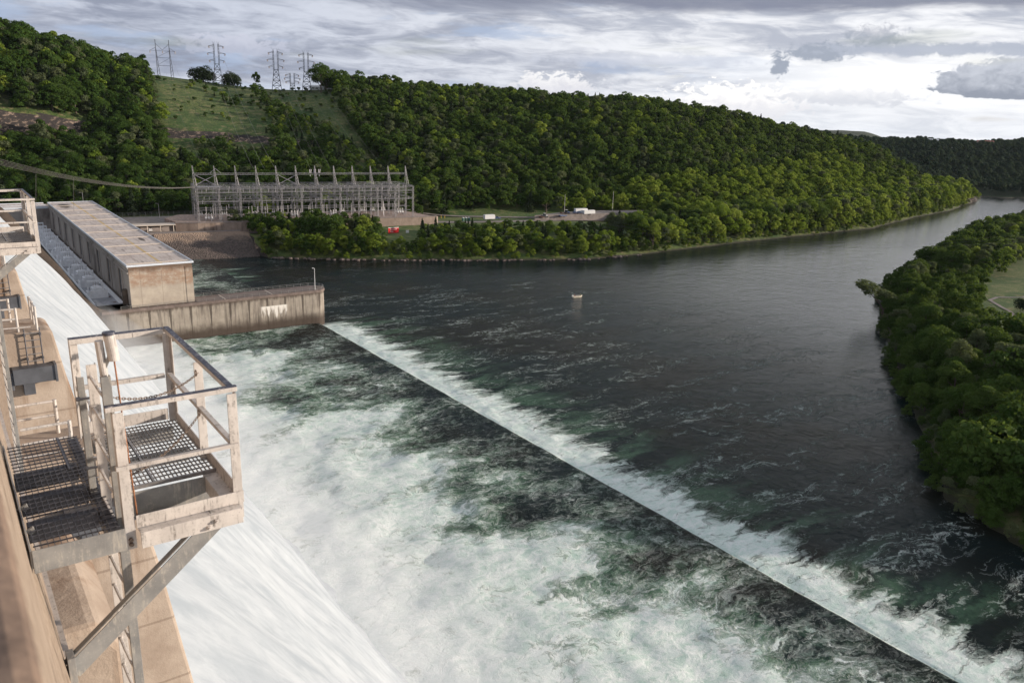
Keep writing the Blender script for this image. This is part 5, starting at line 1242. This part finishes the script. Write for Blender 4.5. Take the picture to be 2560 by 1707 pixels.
# right bank
X,Y=jgrid(150,1000,-20,400,7.2); dr=polydist(X,Y,RBANK); r,th=polar(X,Y)
ok=(dr>1.5)&(th<84)
MEAD=[(310,112),(318,128),(345,146),(375,163),(420,178),(480,191),(560,208),(700,240),(1000,300),(1000,60),(330,60)]
ok&=~inpoly(X,Y,MEAD)
ok&=(dr<75)&(r<700)
for i in np.nonzero(ok)[0]:
    q=rng.random(); r0=r[i]
    if dr[i]<7: k=['bush_a','bush_a','broad_c','grey_a'][int(q*4)]; h=rng.uniform(4.5,8)
    else: k=['broad_a','broad_b','broad_c','broad_b','broad_a','bright_a' if r0>330 else 'broad_c','grey_a'][int(q*7)]; h=rng.uniform(8,16)
    if r0>400: h*=.95
    if polydist(np.array([X[i]]),np.array([Y[i]]),np.array(MEAD[:9],float)[::-1])[0]*1>-24 and r0<470: h*=.62
    TREES.append((X[i],Y[i],k,h,rng.uniform(0,6.28),'right'))
# country beyond the bend
X,Y=jgrid(800,2200,100,1500,13.0); r,th=polar(X,Y)
rf2=np.interp(th,[50,60,66,70,75],[1080,1090,1110,1150,1300])
ok=(th>49)&(th<73)&(r>rf2+6)&(r<1950)
ok&=~((r>1560)&(r<1600)&(th>60)&(th<67)&(rng.random(X.size)<.4))
for i in np.nonzero(ok)[0]:
    TREES.append((X[i],Y[i],'far',rng.uniform(9,14),rng.uniform(0,6.28),'beyond'))
TX=np.array([a[0] for a in TREES]);TY=np.array([a[1] for a in TREES]);TZ=height(TX,TY)
TH=np.array([a[3] for a in TREES]); TD=np.sqrt(TX**2+TY**2+(76-TZ)**2)
vis=np.degrees(np.arctan2(TX,TY)); score=TH/TD
# crude visibility: in frame, not a far crown on a wooded slope hidden by others
inframe=(vis>3.6)&(vis<68.5)&~((TX<140)&(TY<520)&(TX>60))
prio=score*np.where(inframe,1,.0)
for i,a in enumerate(TREES):
    if a[5]=='slope': prio[i]=9
    if a[5]=='fringe': prio[i]*=.8
    if a[5]=='right' and TD[i]<205 and vis[i]>66.5: prio[i]*=.5
order=np.argsort(-prio); LIM=276
solo=set(order[:LIM].tolist())
def put_tree(key,x,y,z,h,rz,label,cat,group=None,name='tree',sx=1.0):
    me,me2,H,R=KINDS[key]; s=h/H
    o=empty(name,(x,y,z-.2),label,cat,group,rz); o.scale=(s*sx,s*sx,s)
    c=link('crown',me,o); t=link('trunk',me2,o); return o
for i,a in enumerate(TREES):
    if a[5]=='slope': TREES[i]=(a[0],a[1],a[2],a[3]*.92,a[4],a[5])
LBL={('strip','cedar'):('dark pointed cedar standing in the wooded strip between river and lawn','cedars in the bank strip'),
 ('strip','broad'):('leafy broadleaf tree in the wooded strip below the switchyard','broadleaf trees in the bank strip'),
 ('strip','bright'):('bright yellow-green tree at the foot of the far bank strip','bright trees in the bank strip'),
 ('strip','grey'):('pale grey-green tree in the far bank strip','grey-green trees in the bank strip'),
 ('strip','bush'):('low round bush beside the stony far shoreline','bushes on the far shoreline'),
 ('bright','bright'):('sunlit yellow-green tree lining the left bank where the river narrows','sunlit trees along the left bank'),
 ('bright','grey'):('pale grey-green tree among the sunlit trees on the left bank','pale trees along the left bank'),
 ('bright','broad'):('dark green tree among the sunlit trees on the left bank','dark trees along the left bank'),
 ('right','broad'):('dark leafy tree on the shaded right bank','dark trees on the right bank'),
 ('right','bright'):('fresh green tree on the shaded right bank','fresh green trees on the right bank'),
 ('right','grey'):('pale grey-green tree on the shaded right bank','pale trees on the right bank'),
 ('right','bush'):('low bush at the water edge of the right bank','bushes at the right water edge'),
 ('slope','bush'):('round bush dotted on the grassy slope below the towers','bushes on the grassy slope'),
 ('slope','cedar'):('small dark cedar on the grassy slope below the towers','small cedars on the grassy slope'),
 ('hill','broad'):('broadleaf tree at the foot of the wooded hill','trees at the foot of the hill')}
NM={'broad':('broadleaf_tree','tree'),'bright':('broadleaf_tree','tree'),'grey':('grey_green_tree','tree'),'cedar':('cedar_tree','cedar'),'bush':('bush','bush')}
FAR=[]
LIBIDX={'broad_a':0,'broad_b':2,'broad_c':1,'bright_a':3,'bright_b':3,'grey_a':5,'cedar_a':4,'cedar_b':4,'bush_a':0,'bush_b':3}
for i,(x,y,k,h,rz,zone) in enumerate(TREES):
    if i in solo:
        if k=='far': k=['broad_a','broad_b','broad_c'][i%3]
        fam=k.split('_')[0]; z2='right' if (zone=='fringe' and y<330 and x>150 and polydist(np.array([x]),np.array([y]),RBANK)[0]>-3) else ('strip' if zone=='fringe' else zone)
        lb,gr=LBL.get((z2,fam),LBL[('hill','broad')]); big='tall ' if h>10.6 else ('mid-sized ' if h>7.5 else 'small ')
        if z2=='right':
            q=polydist(np.array([x]),np.array([y]),RBANK)[0]; w=', overhanging water' if q<9 else (', inside the wood' if q<42 else ', near the meadow')
            d_=', close to dam' if TD[i]<215 else (', midway along' if TD[i]<330 else ', far downstream'); lb=big+{'broad':'dark leafy','bright':'fresh green','grey':'pale grey-green','bush':'bushy','cedar':'dark'}[fam]+' tree on right bank'+w+d_; gr=lb
        elif z2 in ('strip','hill'):
            w=', behind the powerhouse' if vis[i]<13.5 else ', behind the switchyard' if (vis[i]<26.6 and z2=='hill') else ', left of the red sign' if vis[i]<26.6 else (', right of the red sign' if vis[i]<37 else ', near the white trailers'); lb=big+{'broad':'leafy','bright':'bright green','grey':'pale grey-green','bush':'bushy','cedar':'pointed dark cedar'}[fam]+(' tree' if fam!='cedar' else '')+(' in the far bank strip' if z2=='strip' else ' at the wooded hill foot')+w; gr=lb
        nm,cat=NM[fam]; put_tree(k,x,y,TZ[i],h,rz,lb,cat,gr,nm)
    else:
        if k=='far':
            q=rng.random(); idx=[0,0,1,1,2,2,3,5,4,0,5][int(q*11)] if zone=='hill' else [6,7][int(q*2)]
            if zone=='hill' and 330<x<760 and polydist(np.array([x]),np.array([y]),BANK)[0]<110 and rng.random()<.75: idx=3  # sunlit bank painted by giving these crowns the yellow leaves
        else: idx=LIBIDX.get(k,0) if zone!='bright' else [3,3,3,3,5,0][i%6]; h=h*(1 if 'bush' not in k else .9)
        FAR.append((x,y,TZ[i]-.4,h/12*(1.15 if zone!='beyond' else 1.35),rz,idx))
# singular trees
put_tree('broad_b',301,716,gz(301,716)-2,29,1.0,'tall dark tree on the skyline right of the lattice towers','tree',None,'broadleaf_tree',.95)
put_tree('broad_a',309,722,gz(309,722),16,2.0,'smaller dark tree beside the tallest skyline tree','tree',None,'broadleaf_tree')
put_tree('dome_bush',213,774,gz(213,774)-4.5,16,2.2,'round dark tree on the ridge left of the second tower','tree',None,'broadleaf_tree',.85)
put_tree('dome_bush',238,770,gz(238,770)-4.5,15,.3,'round dark tree on the ridge just right of the second tower','tree',None,'broadleaf_tree',.72)
put_tree('broad_c',251,742,gz(251,742),17,.3,'narrow upright tree on the ridge between the second and third towers','tree',None,'broadleaf_tree',.7)
put_tree('leaning',314,169.5,.6,14,2.6,'sparse tree leaning out over the water from the right bank','tree',None,'leaning_tree',1.25)
put_tree('white_limb',271,117,gz(271,117),15,.5,'open tree with bare white limbs rising from the right bank wood','tree',None,'white_limbed_tree')
put_tree('dome_bush',361,135,gz(361,135),6.0,.5,'dark round clipped bush standing alone on the right meadow','bush',None,'bush')
# stony shore and drift logs
def stones(name,pts,n,label,group=None,s=(.4,1.3)):
    rs=random.Random(len(pts)*7+n); m=MB(pts[0]+(0,))
    for i in range(n):
        u=rs.random()*(len(pts)-1); k=int(u); a=Vector((*pts[k],0)).lerp(Vector((*pts[k+1],0)),u-k); q=rs.uniform(*s)
        c=a+Vector((rs.uniform(-1.5,1.5),rs.uniform(-1.2,1.8),.15)); vs=[]
        for dz,rr in ((-.5,.7),(0,1.0),(.45,.6)):
            for j in range(5): an=j*1.257+rs.uniform(-.3,.3); vs.append(c+Vector((math.cos(an)*q*rr*rs.uniform(.7,1.1),math.sin(an)*q*rr,dz*q)))
        fs=[(j+5*b,(j+1)%5+5*b,(j+1)%5+5*b+5,j+5*b+5) for b in (0,1) for j in range(5)]+[(10,11,12,13,14)]; m.add(vs,fs)
    o=m.build(name,M['stone']); o.location=pts[0]+(0,); return tag(o,label,'stones',group,'stuff')
stones('shore_rocks',[(140,405),(174,382.5),(205,366.5),(235,352.5),(263,340),(291,328.5),(335,327.5)],130,'tumbled rocks along the far waterline',None,(.3,1.6))
stones('shore_rocks',[(262,133),(250,125),(240,119)],22,'dark wet rocks at the right bank below the leaning tree',None,(.3,.8))
# the rest of the wood: one object, crowns instanced on points
def make_forest():
    P=np.array([f[:3] for f in FAR],np.float32); me=bpy.data.meshes.new('forest'); me.vertices.add(len(P)); me.vertices.foreach_set('co',P.ravel())
    for nm,ty,vals in (('tscale','FLOAT',[f[3] for f in FAR]),('trot','FLOAT',[f[4] for f in FAR]),('tkind','INT',[f[5] for f in FAR])):
        a=me.attributes.new(nm,ty,'POINT'); a.data.foreach_set('value',vals)
    o=link('forest',me); tag(o,'dense green broadleaf wood covering the hills behind the river','forest',None,'stuff')
    ng=bpy.data.node_groups.new('forest','GeometryNodeTree'); ng.interface.new_socket('Geometry',in_out='INPUT',socket_type='NodeSocketGeometry'); ng.interface.new_socket('Geometry',in_out='OUTPUT',socket_type='NodeSocketGeometry')
    n=ng.nodes; l=ng.links; gi=n.new('NodeGroupInput'); go=n.new('NodeGroupOutput')
    ip=n.new('GeometryNodeInstanceOnPoints'); ci=n.new('GeometryNodeCollectionInfo'); ci.inputs[0].default_value=LIBC; ci.inputs[1].default_value=True; ci.inputs[2].default_value=True
    def attr(nm,t): a=n.new('GeometryNodeInputNamedAttribute'); a.data_type=t; a.inputs[0].default_value=nm; return a.outputs[0]
    cx=n.new('ShaderNodeCombineXYZ'); l.new(attr('trot','FLOAT'),cx.inputs[2])
    l.new(gi.outputs[0],ip.inputs['Points']); l.new(ci.outputs[0],ip.inputs['Instance']); ip.inputs['Pick Instance'].default_value=True
    l.new(attr('tkind','INT'),ip.inputs['Instance Index']); l.new(cx.outputs[0],ip.inputs['Rotation'])
    l.new(attr('tscale','FLOAT'),ip.inputs['Scale']); l.new(ip.outputs[0],go.inputs[0])
    md=o.modifiers.new('wood','NODES'); md.node_group=ng
make_forest()
print('trees',len(TREES),'solo',len(solo),'forest',len(FAR))
# ---------------------------------------------------------------- air
def make_haze():
    m=bpy.data.materials.new('haze_air'); m.use_nodes=True; N=NT(m.node_tree); N.n.clear()
    out=N.new('ShaderNodeOutputMaterial'); v=N.new('ShaderNodeVolumePrincipled')
    v.inputs['Color'].default_value=(.80,.88,1.0,1); v.inputs['Density'].default_value=.000012; v.inputs['Anisotropy'].default_value=.2
    N.l.new(v.outputs[0],out.inputs['Volume'])
    o=MB().box(-4700,4700,-4700,4700,-90,190).build('haze',m); tag(o,'thin bluish air fading the far hills','haze',None,'stuff')
make_haze()
def make_mist():
    m=bpy.data.materials.new('spray'); m.use_nodes=True; N=NT(m.node_tree); N.n.clear()
    out=N.new('ShaderNodeOutputMaterial'); v=N.new('ShaderNodeVolumePrincipled')
    v.inputs['Color'].default_value=(.97,.98,1.0,1); v.inputs['Density'].default_value=.009; v.inputs['Anisotropy'].default_value=.1
    N.l.new(v.outputs[0],out.inputs['Volume'])
    ys=np.arange(-40,264,4.0); n=len(ys); prof=[(30,26),(37,20),(46,11),(58,5),(72,1.6),(56,.2),(46,-.5),(40,2),(34,13)]
    V=[]
    for i,y in enumerate(ys):
        e=min(1,(n-1-i)/3+.15); k=(.75+1.1*float(fbm(np.array([y/16.]),np.array([3.]),4)[0])+.35)*e
        if y>215: k*=max(.35,1-(y-215)/60)
        for j,(x,z) in enumerate(prof):
            bx=np.interp(z,[0,2,13,26],[46,42,34,27]); w=float(fbm(np.array([y/7.]),np.array([j*2.]),3)[0])*3
            if j<5: V.append((bx+(x-bx)*k+w,y,z*(.7+.3*k)+abs(w)*.5))
            else: V.append((x,y,z))
    m2=MB().add(V,[(i*9+j,i*9+(j+1)%9,(i+1)*9+(j+1)%9,(i+1)*9+j) for i in range(n-1) for j in range(9)]+[tuple(range(9)),tuple(range((n-1)*9,n*9))])
    tag(m2.build('spray_mist',m),'soft white spray hanging over the foot of the falling water','mist',None,'stuff')
make_mist()
scn.cycles.volume_max_steps=32
scn.cycles.volume_bounces=1
